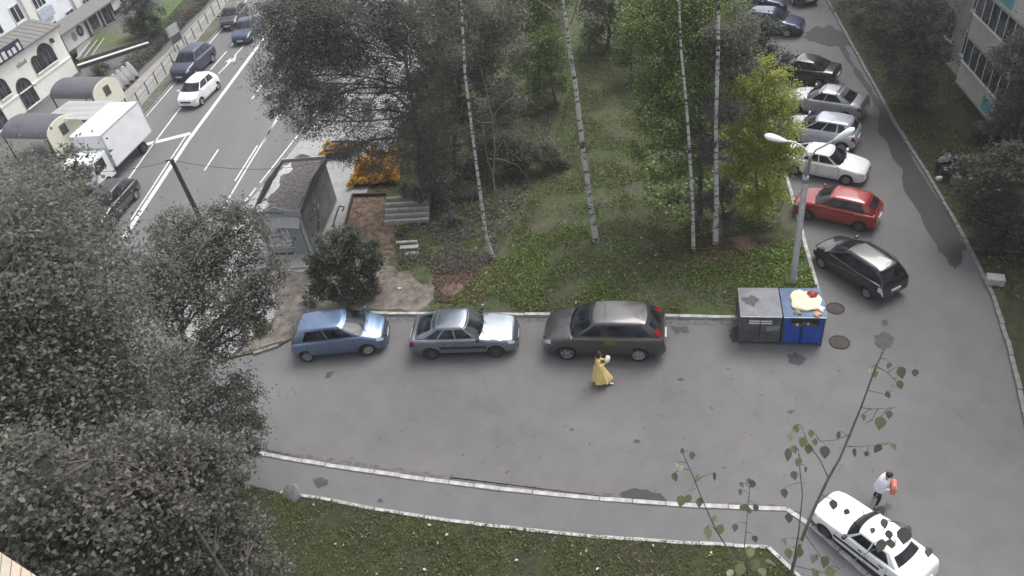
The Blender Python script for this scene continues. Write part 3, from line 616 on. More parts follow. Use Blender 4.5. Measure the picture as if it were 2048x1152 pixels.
# white box lorry
def lorry(center, hd, sc):
    root = empty('box_lorry', center, hd, 'white box lorry driving on the main road beside the cafe', 'lorry', sc=sc)
    white = mat('lorry_white', (.78, .79, .80), .4, var=.06, scale=1.5, spec=.5)
    bx = MB().box(-3.3, 1.15, -1.08, 1.08, .85, 3.0).build('cargo_box', white, root, bevel=.03)
    e = MB()
    for x in (-3.3, 1.15):
        for y in (-1.08, 1.08): e.box(x - .03, x + .03, y - .03, y + .03, .85, 3.02)
    for y in (-1.08, 1.08): e.box(-3.27, 1.12, y - .025, y + .025, 2.97, 3.03); e.box(-3.27, 1.12, y - .02, y + .02, .82, .9)
    e.build('edge_rail', mat('lorry_rail', (.55, .56, .58), .4, .5, var=.1), bx)
    for y in (-.53, .53): MB().box(-3.335, -3.305, y - .5, y + .5, .9, 2.92).build('rear_door', white, bx, bevel=.01)
    prof = [(1.25, .45), (3.05, .45), (3.12, .75), (3.08, 1.15), (2.72, 1.98), (2.45, 2.12), (1.25, 2.12)]
    cb = MB(); n = len(prof); cb.add([(x, y, z) for y in (-.98, .98) for x, z in prof], [tuple(range(n)), tuple(range(2 * n - 1, n - 1, -1))] + [(k, n + k, n + (k + 1) % n, (k + 1) % n) for k in range(n)]); co = cb.build('cab', white, root, bevel=.05)
    g = MB(); g.add([(3.075 + .005, -.84, 1.22), (3.08, .84, 1.22), (2.765, .78, 1.90), (2.765, -.78, 1.90)], [(0, 1, 2, 3)]); g.build('windshield', MT['glass'], root)
    for s in (-1, 1):
        g = MB(); g.add([(2.92, s * .988, 1.25), (1.75, s * .988, 1.25), (1.75, s * .988, 1.92), (2.62, s * .988, 1.92)], [(0, 1, 2, 3)]); g.build('side_window', MT['glass'], root)
        g = MB(); g.box(3.08, 3.135, s * .75 - .14, s * .75 + .14, .72, .9); g.build('headlight', MT['lamp'], root)
        g = MB(); g.box(2.78, 2.9, s * 1.02 if s > 0 else -1.22, s * 1.22 if s > 0 else -1.02, 1.3, 1.65); g.build('mirror', MT['trim'], root)
    MB().box(3.1, 3.16, -.9, .9, .42, .62).build('bumper', MT['trim'], root)
    MB().box(-3.2, 1.3, -.45, .45, .55, .84).build('chassis', MT['trim'], root)
    tm, rm, bm_ = wheel_meshes(.38, .24, MT['steelrim'], 8)
    for xw in (2.2, -2.0):
        for s in (-1, 1):
            wo = link_copy(tm, 'wheel', root, (xw, s * .9, .38), (0, 0, 0 if s > 0 else math.pi)); link_copy(rm, 'rim', wo)
    return root
lorry(G(234, 338), R_(256), .97)
# ------------------------------------------------------------------ vegetation
def leaf_mesh(name, C, size, m, parent=None, flat=.35, aspect=.62, fold=.18, seed=0, droop=0.0, jitter=.35, kind=None, quad=True):
    """one mesh of folded leaf-shaped faces at the points C (N x 3)"""
    rng = np.random.default_rng(seed); N = len(C); C = np.asarray(C, np.float32)
    s = size * (1 + jitter * rng.uniform(-1, 1, N)).astype(np.float32)
    nrm = rng.normal(size=(N, 3)); nrm[:, 2] = np.abs(nrm[:, 2]) + flat; nrm /= np.linalg.norm(nrm, axis=1)[:, None]
    t = rng.normal(size=(N, 3)); t[:, 2] -= droop; t -= (t * nrm).sum(1)[:, None] * nrm; t /= np.linalg.norm(t, axis=1)[:, None]
    b = np.cross(nrm, t); s1 = s[:, None]
    V = np.empty((N, 4, 3), np.float32)
    V[:, 0] = C - t * s1 * .5; V[:, 2] = C + t * s1 * .5
    V[:, 1] = C + b * s1 * aspect * .5 + nrm * s1 * fold - t * s1 * .08; V[:, 3] = C - b * s1 * aspect * .5 + nrm * s1 * fold - t * s1 * .08
    me = bpy.data.meshes.new(name); me.vertices.add(N * 4); me.vertices.foreach_set('co', V.ravel())
    me.loops.add(N * 4); me.loops.foreach_set('vertex_index', np.arange(N * 4, dtype=np.int32))
    me.polygons.add(N); me.polygons.foreach_set('loop_start', np.arange(0, N * 4, 4, dtype=np.int32))
    try: me.polygons.foreach_set('loop_total', np.full(N, 4, np.int32))
    except Exception: pass
    me.materials.append(m); me.update(calc_edges=True); me.validate()
    o = bpy.data.objects.new(name, me); col.objects.link(o); o.parent = parent
    if kind: o['kind'] = kind
    return o
def clump_points(c, r, n, sub, rng, spread=.28):
    """n points in sub small tufts filling the ellipsoid c, r"""
    d = rng.normal(size=(sub, 3)); d /= np.linalg.norm(d, axis=1)[:, None]
    rad = rng.uniform(.25, 1, sub) ** .5; S = d * rad[:, None] * np.asarray(r)
    k = rng.integers(0, sub, n); sg = spread * np.asarray(r) * rng.uniform(.5, 1.15, sub)[k][:, None] * np.where(rng.uniform(size=n) < .3, rng.uniform(1.3, 2.4, n), 1.0)[:, None]
    return np.asarray(c) + S[k] + rng.normal(size=(n, 3)) * sg * .62, np.asarray(c) + S
def bent(a, b, sag, rng, n=6, wob=.06):
    a = np.asarray(a, float); b = np.asarray(b, float); L = np.linalg.norm(b - a); o = []
    off = rng.normal(size=3) * L * wob
    for i in range(n):
        t = i / (n - 1); o.append(a + (b - a) * t + off * math.sin(math.pi * t) + np.array([0, 0, sag * L * math.sin(math.pi * t)]))
    return o
def tree(name, label, cat, group, base, clumps, m, bark, leaf, count, trunk_top=None, r=.14, lean=None, seed=0, twigs=7, flat=.9, aspect=.62, attach=.35, droop=.0, spread=.33, kids=None, trunk_pts=None, tuft=26, branches=True):
    """base: ground point; clumps: (centre, radii) in world space; leaves are spread over the clumps by volume"""
    rng = np.random.default_rng(seed); base = Vector(base); root = empty(name, base, 0, label, cat, group); b0 = np.array(base)
    cl = [(np.array(c, float) - b0, np.array(r_ if hasattr(r_, '__len__') else (r_, r_, r_ * .8), float)) for c, r_ in clumps]
    if trunk_pts: tp = [np.array(p) - b0 for p in trunk_pts]
    else:
        tt = np.array(trunk_top) - b0 if trunk_top is not None else np.mean([c for c, _ in cl], axis=0) + np.array([0, 0, .5]); tp = bent((0, 0, -.1), tt, 0, rng, 8, .03)
    n = len(tp); rad = [r * (1 - .8 * (i / (n - 1)) ** 1.2) * (1.35 if i == 0 else 1) for i in range(n)]
    MB().tube(tp, rad, 9).build('trunk', bark, root, smooth=60)
    P_ = []; vol = np.array([np.prod(x[1]) ** .72 for x in cl]); vol /= vol.sum()
    for i, (c, rr) in enumerate(cl):
        pts, subs = clump_points(c, rr, int(count * vol[i]) + 8, max(5, int(tuft * rr.mean() ** .8)), rng, spread); P_.append(pts)
        if branches:
            zt = [p[2] for p in tp]; j = int(np.clip(np.searchsorted(zt, c[2] - rr[2] * .9 - np.linalg.norm(c[:2] - tp[-1][:2]) * attach), 1, n - 1)); st = tp[j]
            lb = MB(); bp_ = bent(st, c, .08, rng, 6); lb.tube(bp_, [max(rad[j] * .55, .02) * (1 - .72 * k / 5) for k in range(6)], 6)
            for q in range(min(twigs, len(subs))): lb.tube(bent(bp_[3 if q % 2 else 5], subs[q], .04, rng, 4), [.022 + r * .06, .016 + r * .03, .012, .006], 4)
            lb.build('limb', bark, root, smooth=60)
    pts = np.concatenate(P_); pts = pts[pts[:, 2] > .12]
    leaf_mesh('crown', pts, leaf, m, root, flat, aspect, seed=seed + 1, droop=droop)
    return root
LM = {}
LM['grey'] = leafmat('dull_grey_green_leaf', [(0, (0.102, 0.109, 0.089)), (.5, (0.153, 0.162, 0.133)), (.85, (0.210, 0.219, 0.184)), (1, (0.300, 0.307, 0.266))], .55, .5)
LM['greybr'] = leafmat('grey_brown_leaf', [(0, (0.102, 0.102, 0.085)), (.5, (0.156, 0.151, 0.128)), (.85, (0.213, 0.204, 0.175)), (1, (0.300, 0.289, 0.248))], .55, .5)
LM['green'] = leafmat('mid_green_leaf', [(0, (0.074, 0.113, 0.035)), (.5, (0.146, 0.206, 0.060)), (.85, (0.251, 0.336, 0.090)), (1, (0.402, 0.485, 0.150))])
LM['dkgreen'] = leafmat('dark_green_leaf', [(0, (0.070, 0.084, 0.059)), (.5, (0.112, 0.129, 0.090)), (.85, (0.161, 0.179, 0.126)), (1, (0.238, 0.252, 0.189))], .55, .48)
LM['yellow'] = leafmat('yellow_green_leaf', [(0, (0.217, 0.265, 0.055)), (.4, (0.333, 0.384, 0.073)), (.8, (0.467, 0.495, 0.097)), (1, (0.600, 0.598, 0.145))], .55, .5)
LM['teal'] = leafmat('blue_green_leaf', [(0, (0.041, 0.057, 0.047)), (.6, (0.083, 0.108, 0.085)), (1, (0.179, 0.207, 0.166))])
LM['brown'] = leafmat('brown_fallen_leaf', [(0, (.07, .04, .028)), (.5, (.13, .075, .05)), (1, (.22, .14, .09))])
LM['weed'] = leafmat('bright_weed_leaf', [(0, (0.076, 0.127, 0.025)), (.5, (0.145, 0.233, 0.047)), (.85, (0.264, 0.354, 0.076)), (1, (0.489, 0.506, 0.192))])
LM['weeddull'] = leafmat('dull_weed_leaf', [(0, (0.054, 0.069, 0.020)), (.5, (0.101, 0.130, 0.038)), (.85, (0.175, 0.206, 0.063)), (1, (0.351, 0.352, 0.155))])
LM['flower'] = leafmat('orange_yellow_flower', [(0, (0.378, 0.122, 0.010)), (.35, (0.620, 0.244, 0.014)), (.7, (0.620, 0.402, 0.029)), (1, (0.540, 0.414, 0.077))], .6, .2)
def vis(px, py, base):                      # world point over base seen at that place
    return above(base, px, py)
def blobs(base, spec):
    """spec rows: px, py, nearer/farther than the base (m), radius (m)"""
    out_ = []
    for px, py, dz, r in spec:
        b = Vector(base); dr = ray(px, py); h = Vector((dr.x, dr.y)).normalized(); out_.append((above(b + Vector((h.x, h.y, 0)) * dz, px, py), r))
    return out_
# --- large tree in the left foreground (two trees grown into one mass)
b = Vector((-10.5, 14.5, .08))
cl = blobs(b, [(30, 390, 3, 1.35), (110, 370, 3, 1.05), (150, 330, 3.5, .6), (40, 500, 1, 1.9), (140, 480, 1.5, 1.25), (110, 600, 0, 2.1), (20, 650, -1, 2.0), (225, 590, .5, 1.15), (150, 720, -1, 2.0), (50, 800, -2, 1.9), (260, 760, -1, 1.4), (180, 850, -2, 1.7), (100, 930, -2.5, 1.6), (20, 440, 0, 1.5), (20, 560, -2, 1.8), (90, 700, -2, 1.7), (0, 740, -2, 1.8), (-60, 550, -1, 1.9), (-80, 800, -2, 2.0)])
tree('broadleaf_tree', 'tall dull grey-green tree filling the left edge of the view', 'tree', None, b, cl, LM['grey'], MT['bark'], .10, 66000, (b.x + .4, b.y + .4, 13.5), .24, seed=11, tuft=30, spread=.33)
b = Vector((-11.6, 18.6, .05))
cl = blobs(b, [(470, 470, 1.5, 1.15), (520, 540, 1, .9), (400, 500, 1.5, 1.1), (430, 590, 0, 1.2), (340, 520, 1, 1.1), (500, 600, .5, .8), (360, 610, 0, 1.1), (300, 560, 0, 1.1), (460, 660, -.5, .8), (395, 720, -1, 1.1), (330, 780, -1.5, 1.1), (420, 810, -1.5, 1.0), (470, 790, -1, .8), (480, 870, -1.5, .85), (400, 880, -2, 1.0), (290, 860, -1.5, 1.0), (440, 440, 2, .7), (350, 450, 2, .7), (505, 840, -1.2, .5), (520, 640, 0, .5)])
tree('broadleaf_tree', 'grey-leaved tree left of the blue hatchback, overhanging the asphalt', 'tree', None, b, cl, LM['greybr'], MT['bark'], .09, 52000, (b.x + 1.6, b.y, 9.0), .17, seed=12, tuft=26, spread=.33)
b = Vector((-6.3, 8.6, .09))
cl = blobs(b, [(330, 950, 1, .75), (250, 900, .6, .7), (400, 960, .6, .6), (170, 980, 0, .8), (90, 1010, 0, .8), (300, 1030, 0, .7), (390, 1050, .3, .6), (450, 1010, .8, .5), (220, 1080, -.4, .7), (340, 1110, 0, .6), (430, 1120, .2, .6), (130, 1110, -.4, .7), (500, 1100, .4, .45), (280, 1150, -.2, .6), (390, 1170, 0, .6), (40, 950, -.3, .7), (20, 1050, -.3, .6), (560, 1140, .4, .35), (470, 930, .8, .5), (420, 1080, .3, .6), (500, 1040, .8, .45), (300, 980, .4, .7), (230, 1000, .2, .7), (370, 900, .8, .6), (490, 1150, .4, .5), (150, 1060, -.3, .7), (80, 1100, -.4, .7), (330, 1060, 0, .6)])
near_tree = tree('young_tree', 'young tree with large grey leaves at the lower left, nearest the camera', 'tree', None, b, cl, LM['greybr'], MT['bark'], .09, 30000, (b.x, b.y, 11.5), .10, seed=13, tuft=30, spread=.32)
# its largest leaves, one by one
lf = MB(); lf.add([(-.5, 0, 0), (-.2, .26, .07), (.15, .24, .07), (.5, 0, -.05), (.15, -.24, .07), (-.2, -.26, .07)], [(0, 3, 2, 1), (0, 5, 4, 3)]); lo = lf.build('leaf', leafmat('large_grey_leaf', [(0, (.03, .032, .028)), (.6, (.07, .074, .064)), (1, (.14, .145, .13))]), recalc=False); LEAF = lo.data; bpy.data.objects.remove(lo)
LEAFM = [LEAF]
for k, c in enumerate([(.05, .053, .047), (.075, .08, .07), (.10, .104, .092), (.065, .072, .05)]):
    me = LEAF.copy(); me.materials.clear(); me.materials.append(mat('large_leaf_tone', c, .5, var=.2, scale=3, fine=False)); LEAFM.append(me)
rng = np.random.default_rng(5); nb = np.array(b)
for k in range(280):
    c, r_ = cl[rng.integers(0, len(cl))]; d = rng.normal(size=3); d /= np.linalg.norm(d); toward = np.array(_C) - np.array(c); toward /= np.linalg.norm(toward)
    if d @ toward < 0: d = -d
    p = np.array(c) + d * r_ * rng.uniform(.7, 1.15) - nb; s = rng.uniform(.09, .13)
    link_copy(LEAFM[rng.integers(0, 5)], 'leaf', near_tree, p, (rng.uniform(-.7, .7), rng.uniform(-.7, .7), rng.uniform(0, 6.3)), (s, s, s))
# --- big loose tree between road and park
b = G(845, 400, .08)
cl = blobs(b, [(600, 60, 1, 1.7), (560, 160, 0, 1.3), (640, 150, 0, 1.6), (700, 50, 1, 1.9), (790, 40, 1, 1.6), (620, 240, -1, 1.0), (690, 230, -1, 1.2), (780, 250, 0, 1.4), (740, 310, -.5, 1.1), (830, 310, 0, 1.2), (840, 190, .5, 1.5), (540, 40, 1, 1.0), (880, 100, 1, 1.6), (620, -60, 2, 1.8), (760, -70, 2, 2.0), (860, 380, 0, .8), (690, 300, -.5, .8), (880, 260, 0, 1.2), (560, 215, -.5, .7), (730, 130, 0, 1.2), (820, 120, .3, 1.4), (660, 20, .5, 1.4), (870, 330, 0, .9), (600, 120, 0, 1.2), (590, 10, .5, 1.2), (680, 110, .3, 1.3), (750, 190, .2, 1.2), (580, 90, .2, 1.1), (650, 200, -.4, 1.0), (810, 60, .8, 1.5)])
tree('willow_tree', 'big loose grey-leaved tree beside the kiosk, pale pavement showing through', 'tree', None, b, cl, LM['grey'], MT['barkl'], .105, 130000, above(b, 800, 60), .22, seed=21, droop=.7, aspect=.45, tuft=40, spread=.36, twigs=10)
# --- dark wood behind the birches
def gtree(label, bpx, spec, m, leaf, count, seed, top, r=.12, name='park_tree', bark='bark', group='trees in the park', **kw):
    b = G(bpx[0], bpx[1], .08); return tree(name, label, 'tree', group, b, blobs(b, spec), LM[m], MT[bark], leaf, count, above(b, *top), r, seed=seed, **kw)
gtree('grey-green tree crowded behind the big willow at the top', (880, 230), [(860, 20, 0, 1.5), (880, 110, 0, 1.5), (850, 180, 0, 1.2), (900, 190, 0, 1.2), (870, 260, 0, 1.0), (850, -50, 0, 1.6), (910, 60, 0, 1.3)], 'green', .13, 24000, 30, (875, 40), tuft=24)
gtree('dark grey-leaved tree right of the big willow, left of the birches', (905, 330), [(900, 20, 0, 1.6), (960, 60, 0, 1.5), (930, 140, 0, 1.6), (990, 160, 0, 1.4), (900, 220, 0, 1.3), (960, 240, 0, 1.3), (880, 300, 0, 1.1), (1000, 20, 0, 1.4), (920, -60, 0, 1.6), (900, 130, .5, 1.3), (1010, 90, .5, 1.3), (960, 300, -.3, .9), (1020, 220, .3, 1.0)], 'greybr', .125, 32000, 31, (940, 40), tuft=22, spread=.33)
gtree('mid green tree behind the middle birch, top centre', (1075, 180), [(1040, 40, 0, 1.4), (1090, 90, 0, 1.3), (1050, 130, 0, 1.2), (1100, 20, 0, 1.5), (1060, 190, 0, 1.0), (1030, -40, 0, 1.5), (1110, -50, 0, 1.5)], 'green', .13, 22000, 32, (1080, 20), tuft=20)
gtree('small bright green tree at the far end of the clearing', (1262, 160), [(1262, 70, 0, .9), (1285, 110, 0, .8), (1245, 115, 0, .7), (1280, 40, 0, .9), (1300, 150, 0, .6)], 'green', .125, 8000, 29, (1265, 70), r=.07, tuft=22)
gtree('pale green tree left of the thick birch near the top', (1115, 215), [(1105, 120, 0, .9), (1080, 160, 0, .8), (1120, 170, 0, .7), (1095, 80, 0, .9), (1060, 215, 0, .7), (1105, 215, 0, .5)], 'green', .12, 9000, 28, (1100, 110), r=.07, tuft=22)
gtree('dark leafy tree at the top centre, right of the thick birch', (1215, 95), [(1200, 20, 0, 1.5), (1250, 50, 0, 1.3), (1170, -20, 0, 1.4), (1230, -50, 0, 1.8), (1280, 0, 0, 1.5), (1190, 70, 0, 1.0)], 'dkgreen', .14, 17000, 33, (1220, -10), tuft=20)
gtree('grey-green tree around the thin birch trunk, left of the yellow shrub', (1400, 430), [(1330, 40, 1, 1.5), (1390, 60, 1, 1.5), (1310, 130, 1, 1.3), (1370, 160, 0, 1.4), (1300, 220, 0, 1.1), (1350, 260, 0, 1.2), (1400, 230, 0, 1.2), (1330, 340, -.5, .8), (1390, 330, 0, .9), (1290, 290, .5, .8), (1420, 130, 1, 1.3), (1290, 30, 2, 1.3), (1440, 20, 2, 1.4), (1370, -50, 2, 1.8)], 'green', .11, 44000, 34, (1390, 60), tuft=24, spread=.33)
gtree('grey shrubby tree between the two right-hand birches', (1455, 470), [(1420, 300, 0, .8), (1450, 390, 0, .7), (1410, 400, -.3, .7), (1440, 220, 0, .9), (1470, 60, 1, 1.1), (1460, 130, .5, 1.0), (1400, 450, -.3, .5), (1460, 440, -.3, .5)], 'greybr', .10, 18000, 35, (1440, 200), r=.08, tuft=24)
gtree('bright yellow-green shrub beside the parked cars', (1520, 440), [(1500, 190, .5, .95), (1548, 185, .5, .95), (1500, 260, .2, 1.0), (1555, 255, .2, .95), (1488, 330, 0, .95), (1545, 315, 0, 1.0), (1495, 400, -.2, .85), (1545, 385, -.2, .85), (1478, 220, .2, .8), (1510, 435, -.3, .55), (1538, 140, .7, .8), (1520, 300, .3, 1.0), (1475, 280, .2, .7), (1465, 350, 0, .75), (1470, 170, .4, .7), (1570, 310, .1, .7), (1570, 215, .3, .7)], 'yellow', .105, 27000, 36, (1520, 240), r=.07, name='tall_shrub', tuft=26)
gtree('bluish green shrub above the yellow-green one, left of the black saloon', (1535, 190), [(1520, 100, 0, .9), (1550, 120, 0, .8), (1500, 130, 0, .8), (1530, 60, 0, .8), (1500, 60, 0, .9)], 'teal', .12, 9500, 37, (1525, 80), r=.06, name='tall_shrub', tuft=22)
gtree('low dark bush under the trees, left of the thick birch', (1045, 345), [(1000, 300, 0, .8), (1050, 300, 0, .8), (1090, 310, 0, .7), (1030, 330, -.3, .6), (1120, 330, 0, .5), (970, 320, 0, .6)], 'dkgreen', .12, 13000, 38, (1045, 300), r=.05, name='bush', tuft=24, flat=.5)
gtree('dark round bush between kiosk and blue hatchback', (690, 600), [(660, 490, 0, .65), (710, 500, 0, .6), (640, 540, -.1, .55), (690, 550, -.2, .65), (735, 540, 0, .5), (660, 585, -.3, .45), (715, 585, -.2, .4), (745, 490, .2, .35), (680, 520, -.1, .7), (700, 470, .1, .5), (640, 575, -.2, .55), (690, 585, -.3, .6), (735, 575, -.2, .5), (630, 520, 0, .5), (745, 520, .1, .5)], 'dkgreen', .11, 20000, 39, (685, 520), r=.05, name='bush', group='bushes', tuft=30)
gtree('dark leafy tree at the foot of the flowers, left of the steps', (868, 420), [(870, 350, 0, .8), (850, 390, -.2, .5), (890, 400, 0, .6), (820, 380, 0, .5)], 'greybr', .12, 4500, 40, (870, 370), r=.05, name='bush', group='bushes', tuft=22)
for k, (px, py, rr, cnt) in enumerate([(800, 470, .35, 900), (620, 610, .3, 800), (1345, 395, .45, 1800), (1380, 465, .4, 1500), (525, 668, .3, 900), (1180, 110, .9, 2400), (900, 450, .5, 1500), (940, 395, .6, 1800)]):
    b = G(px, py, .08); lab = ['small weedy bush beside the lower steps', 'small grey bush below the kiosk', 'green sapling clump left of the thin birch', 'dark bushy clump at the foot of the thin birch', 'tuft of weeds at the broken kerb left of the blue hatchback', 'low green bush at the far end of the clearing', 'grey thicket below the leaning birch', 'grey thicket left of the forked sapling'][k]
    tree('bush', lab, 'bush', 'bushes', b, [(b + Vector((0, 0, rr * .7)), (rr, rr, rr * .7)), (b + Vector((rr * .7, .1, rr * .4)), (rr * .6, rr * .6, rr * .45))], LM['green' if k in (2, 3, 5) else 'weeddull' if k in (0, 4) else 'greybr'], MT['bark'], .09, cnt, b + Vector((0, 0, rr)), .03, seed=60 + k, tuft=20)
# --- birches: long white trunks running out at the top of the frame, crowns above it
def birch(label, pxs, r, seed, cr=2.0, branches_=()):
    base = G(pxs[0][0], pxs[0][1], .08); pts = [base - Vector((0, 0, .1))] + [above(base, x, y) for x, y in pxs[1:]]
    t = pts[-1]; d = (pts[-1] - pts[-2]).normalized(); d.z = max(d.z, .6); pts += [t + d * 2.2, t + d * 4.4]
    dd = pts[-1]; rng = np.random.default_rng(seed)
    cl_ = [(dd + Vector((rng.uniform(-1, 1), rng.uniform(-1, 1), rng.uniform(-.6, 1.6))), cr * rng.uniform(.5, .75)) for _ in range(5)]
    root = tree('birch_tree', label, 'tree', 'birches in the park', base, cl_, LM['green'], MT['birch'], .09, 2500, None, r, seed=seed, trunk_pts=pts, tuft=20, droop=.5)
    for (x0, y0, x1, y1) in branches_:
        a = above(base, x0, y0) - base; c = above(base, x1, y1) - base; MB().tube(bent(a, c, .05, rng, 6), [r * .32 * (1 - .7 * k / 5) for k in range(6)], 6).build('limb', MT['barkl'], root, smooth=60)
    return root
birch('leaning slender birch left of the clearing, trunk kinked at its foot', [(986, 516), (972, 470), (962, 400), (945, 270), (930, 150), (922, 0)], .085, 71, branches_=[(930, 120, 905, 60), (925, 90, 915, 20)])
birch('thickest birch, white trunk standing in the middle of the clearing', [(1192, 482), (1180, 400), (1165, 290), (1152, 180), (1138, 90), (1126, 0)], .13, 72, 2.4, [(1138, 80, 1075, 0), (1135, 60, 1105, -10), (1140, 50, 1160, -10)])
birch('thin birch with short trunk, left of the tall straight birch', [(1387, 500), (1386, 420), (1378, 280), (1372, 200), (1362, 100), (1358, 0)], .075, 73)
birch('tall straight birch with banded trunk left of the yellow shrub', [(1431, 490), (1433, 380), (1432, 240), (1436, 100), (1437, 0)], .105, 74)
birch('short pale birch trunk at the top beside the navy hatchback', [(1476, 60), (1475, 20), (1472, -30)], .07, 75)
# forked bare sapling with arching branches
b = G(992, 420, .08); root = empty('bare_sapling', b, 0, 'bare grey forked sapling right of the leaning birch', 'sapling')
def loc(x, y): return above(b, x, y) - b
MB().tube([(0, 0, -.1), loc(990, 380), loc(986, 350)], [.06, .05, .045], 8).build('trunk', MT['barkl'], root, smooth=60)
for pts, r0 in [([(986, 350), (990, 300), (985, 240), (972, 180), (960, 130)], .04), ([(986, 350), (975, 320), (965, 260), (960, 215)], .03), ([(988, 310), (1010, 275), (1040, 250), (1060, 240)], .022), ([(984, 235), (1000, 215), (1030, 190), (1065, 180)], .025), ([(978, 318), (1000, 318), (1035, 330), (1055, 355), (1062, 378)], .02), ([(975, 200), (950, 195), (915, 190)], .018), ([(985, 245), (960, 245), (930, 225)], .018)]:
    MB().tube([loc(*p) for p in pts], [r0 * (1 - .7 * k / (len(pts) - 1)) for k in range(len(pts))], 6).build('limb', MT['barkl'], root, smooth=60)
# --- trees and shrubs before the right-hand building
gtree('dark tree between the right-hand street and the apartment block', (1835, 215), [(1740, 30, 0, 1.2), (1800, 20, 0, 1.4), (1860, 40, 0, 1.2), (1760, 90, 0, 1.1), (1820, 100, 0, 1.3), (1870, 110, 0, 1.0), (1800, 160, -.2, 1.0), (1850, 170, 0, .9), (1820, 205, -.2, .6), (1700, -20, 0, 1.2), (1860, -30, 0, 1.4)], 'greybr', .11, 34000, 81, (1820, 40), r=.13, group='trees before the apartment block', tuft=24, spread=.33)
gtree('leafy tree covering the apartment balconies at the right edge', (2020, 330), [(2020, 120, 0, .9), (2045, 200, 0, 1.0), (2010, 230, 0, .8), (2060, 90, 0, 1.0), (2040, 280, 0, .8), (2070, 180, 0, 1.0), (1985, 250, 0, .6)], 'grey', .11, 13000, 82, (2040, 150), r=.1, group='trees before the apartment block', tuft=24)
gtree('dark broadleaf shrub at the right edge below the seated people', (1990, 490), [(1975, 350, 0, .9), (2020, 330, 0, .9), (1950, 400, -.2, .75), (2000, 420, 0, .9), (2040, 420, 0, .9), (1980, 470, -.3, .7), (2030, 490, -.2, .7), (2045, 540, -.3, .6), (1940, 330, .3, .5), (1955, 440, -.3, .5)], 'dkgreen', .12, 21000, 83, (2000, 400), r=.08, name='tall_shrub', group='trees before the apartment block', tuft=24)
gtree('reddish-brown dry shrub against the apartment wall', (1965, 285), [(1960, 250, 0, .5), (1985, 275, 0, .5), (1945, 270, 0, .4)], 'brown', .09, 2600, 84, (1965, 255), r=.04, name='bush', group='bushes', tuft=22)
# --- ground cover
def inpoly(pts, poly):
    x, y = pts[:, 0], pts[:, 1]; ins = np.zeros(len(pts), bool); n = len(poly); j = n - 1
    for i in range(n):
        xi, yi = poly[i]; xj, yj = poly[j]; c = ((yi > y) != (yj > y)) & (x < (xj - xi) * (y - yi) / (yj - yi + 1e-12) + xi); ins ^= c; j = i
    return ins
def cover(name, label, cat, pxs, z, n, size, m, seed, patch=.5, poly=None, thr=.0, h=.05, **kw):
    rng = np.random.default_rng(seed); poly = poly or xy(pxs, z); a = np.array(poly); lo_, hi_ = a.min(0), a.max(0)
    p = rng.uniform(lo_, hi_, (int(n * 2.2), 2)); p = p[inpoly(p, poly)]
    f = np.array([mnoise.noise(Vector((q[0] * patch, q[1] * patch, seed * 3.1))) for q in p]); p = p[f + rng.normal(size=len(p)) * .12 > thr][:n]
    P3 = np.c_[p, z + rng.uniform(0, h, len(p)) + size * .2]
    return tag(leaf_mesh(name, P3, size, m, None, seed=seed, **kw), label, cat, kind='stuff')
clear = [(1000, 515), (1040, 440), (1090, 350), (1120, 250), (1150, 120), (1290, 110), (1280, 250), (1300, 400), (1390, 470), (1560, 520), (1625, 570), (1640, 622), (1300, 626), (980, 622), (960, 560)]
cover('weeds', 'green weeds growing over the park clearing', 'weeds', clear, .08, 44000, .095, LM['weeddull'], 91, .6, thr=-.12, h=.10, flat=.6)
cover('grass', 'thin dull grass over the soil of the whole park', 'grass', [(700, 520), (860, 440), (1000, 300), (1120, 60), (1300, 60), (1420, 350), (1600, 470), (1640, 622), (870, 620), (800, 560)], .08, 30000, .085, LM['weeddull'], 90, 1.1, thr=-.2, h=.05, flat=.3, aspect=.3)
cover('grass', 'dull grass and weeds round the concrete steps', 'grass', [(740, 385), (870, 300), (1000, 480), (900, 540), (800, 540), (780, 480), (862, 450), (860, 390), (770, 385)], .08, 7000, .10, LM['weeddull'], 89, 1.1, thr=-.3, h=.06, flat=.4, aspect=.4)
cover('fallen_leaves', 'yellowish fallen leaves scattered on the reddish earth bed', 'fallen leaves', [(705, 392), (770, 390), (790, 470), (800, 520), (745, 500), (690, 465)], .09, 420, .09, LM['brown'], 88, 1.5, thr=-.1, h=.02, flat=2.0)
cover('weeds', 'bright green weeds along the kerb behind the grey SUV', 'weeds', [(900, 600), (960, 545), (1040, 500), (1120, 440), (1250, 480), (1350, 520), (1480, 500), (1610, 540), (1645, 620), (1470, 626), (1150, 624), (900, 622)], .08, 30000, .085, LM['weed'], 92, .55, thr=.03, h=.08, flat=.5)
cover('weeds', 'bright weeds round the foot of the lamp post', 'weeds', [(1500, 500), (1600, 480), (1640, 600), (1560, 622), (1470, 580)], .08, 4500, .13, LM['weed'], 93, .9, thr=-.1, h=.12, flat=.6)
cover('undergrowth', 'dull grey-green undergrowth below the trees', 'undergrowth', [(880, 470), (1000, 500), (1050, 420), (1090, 330), (1130, 100), (1130, -60), (900, -60), (860, 300)], .08, 15000, .17, LM['greybr'], 94, .5, thr=-.2, h=.18, flat=.6)
cover('undergrowth', 'dark undergrowth below the right-hand birches', 'undergrowth', [(1290, 400), (1390, 480), (1560, 460), (1580, 300), (1490, 0), (1290, -40), (1285, 200)], .08, 14000, .17, LM['green'], 95, .5, thr=-.2, h=.18, flat=.6)
cover('undergrowth', 'weedy fringe between dirt and trees beside the steps', 'undergrowth', [(790, 470), (870, 400), (1000, 500), (960, 545), (870, 550), (800, 540)], .08, 4000, .12, LM['greybr'], 96, .8, thr=-.05, h=.10, flat=.6)
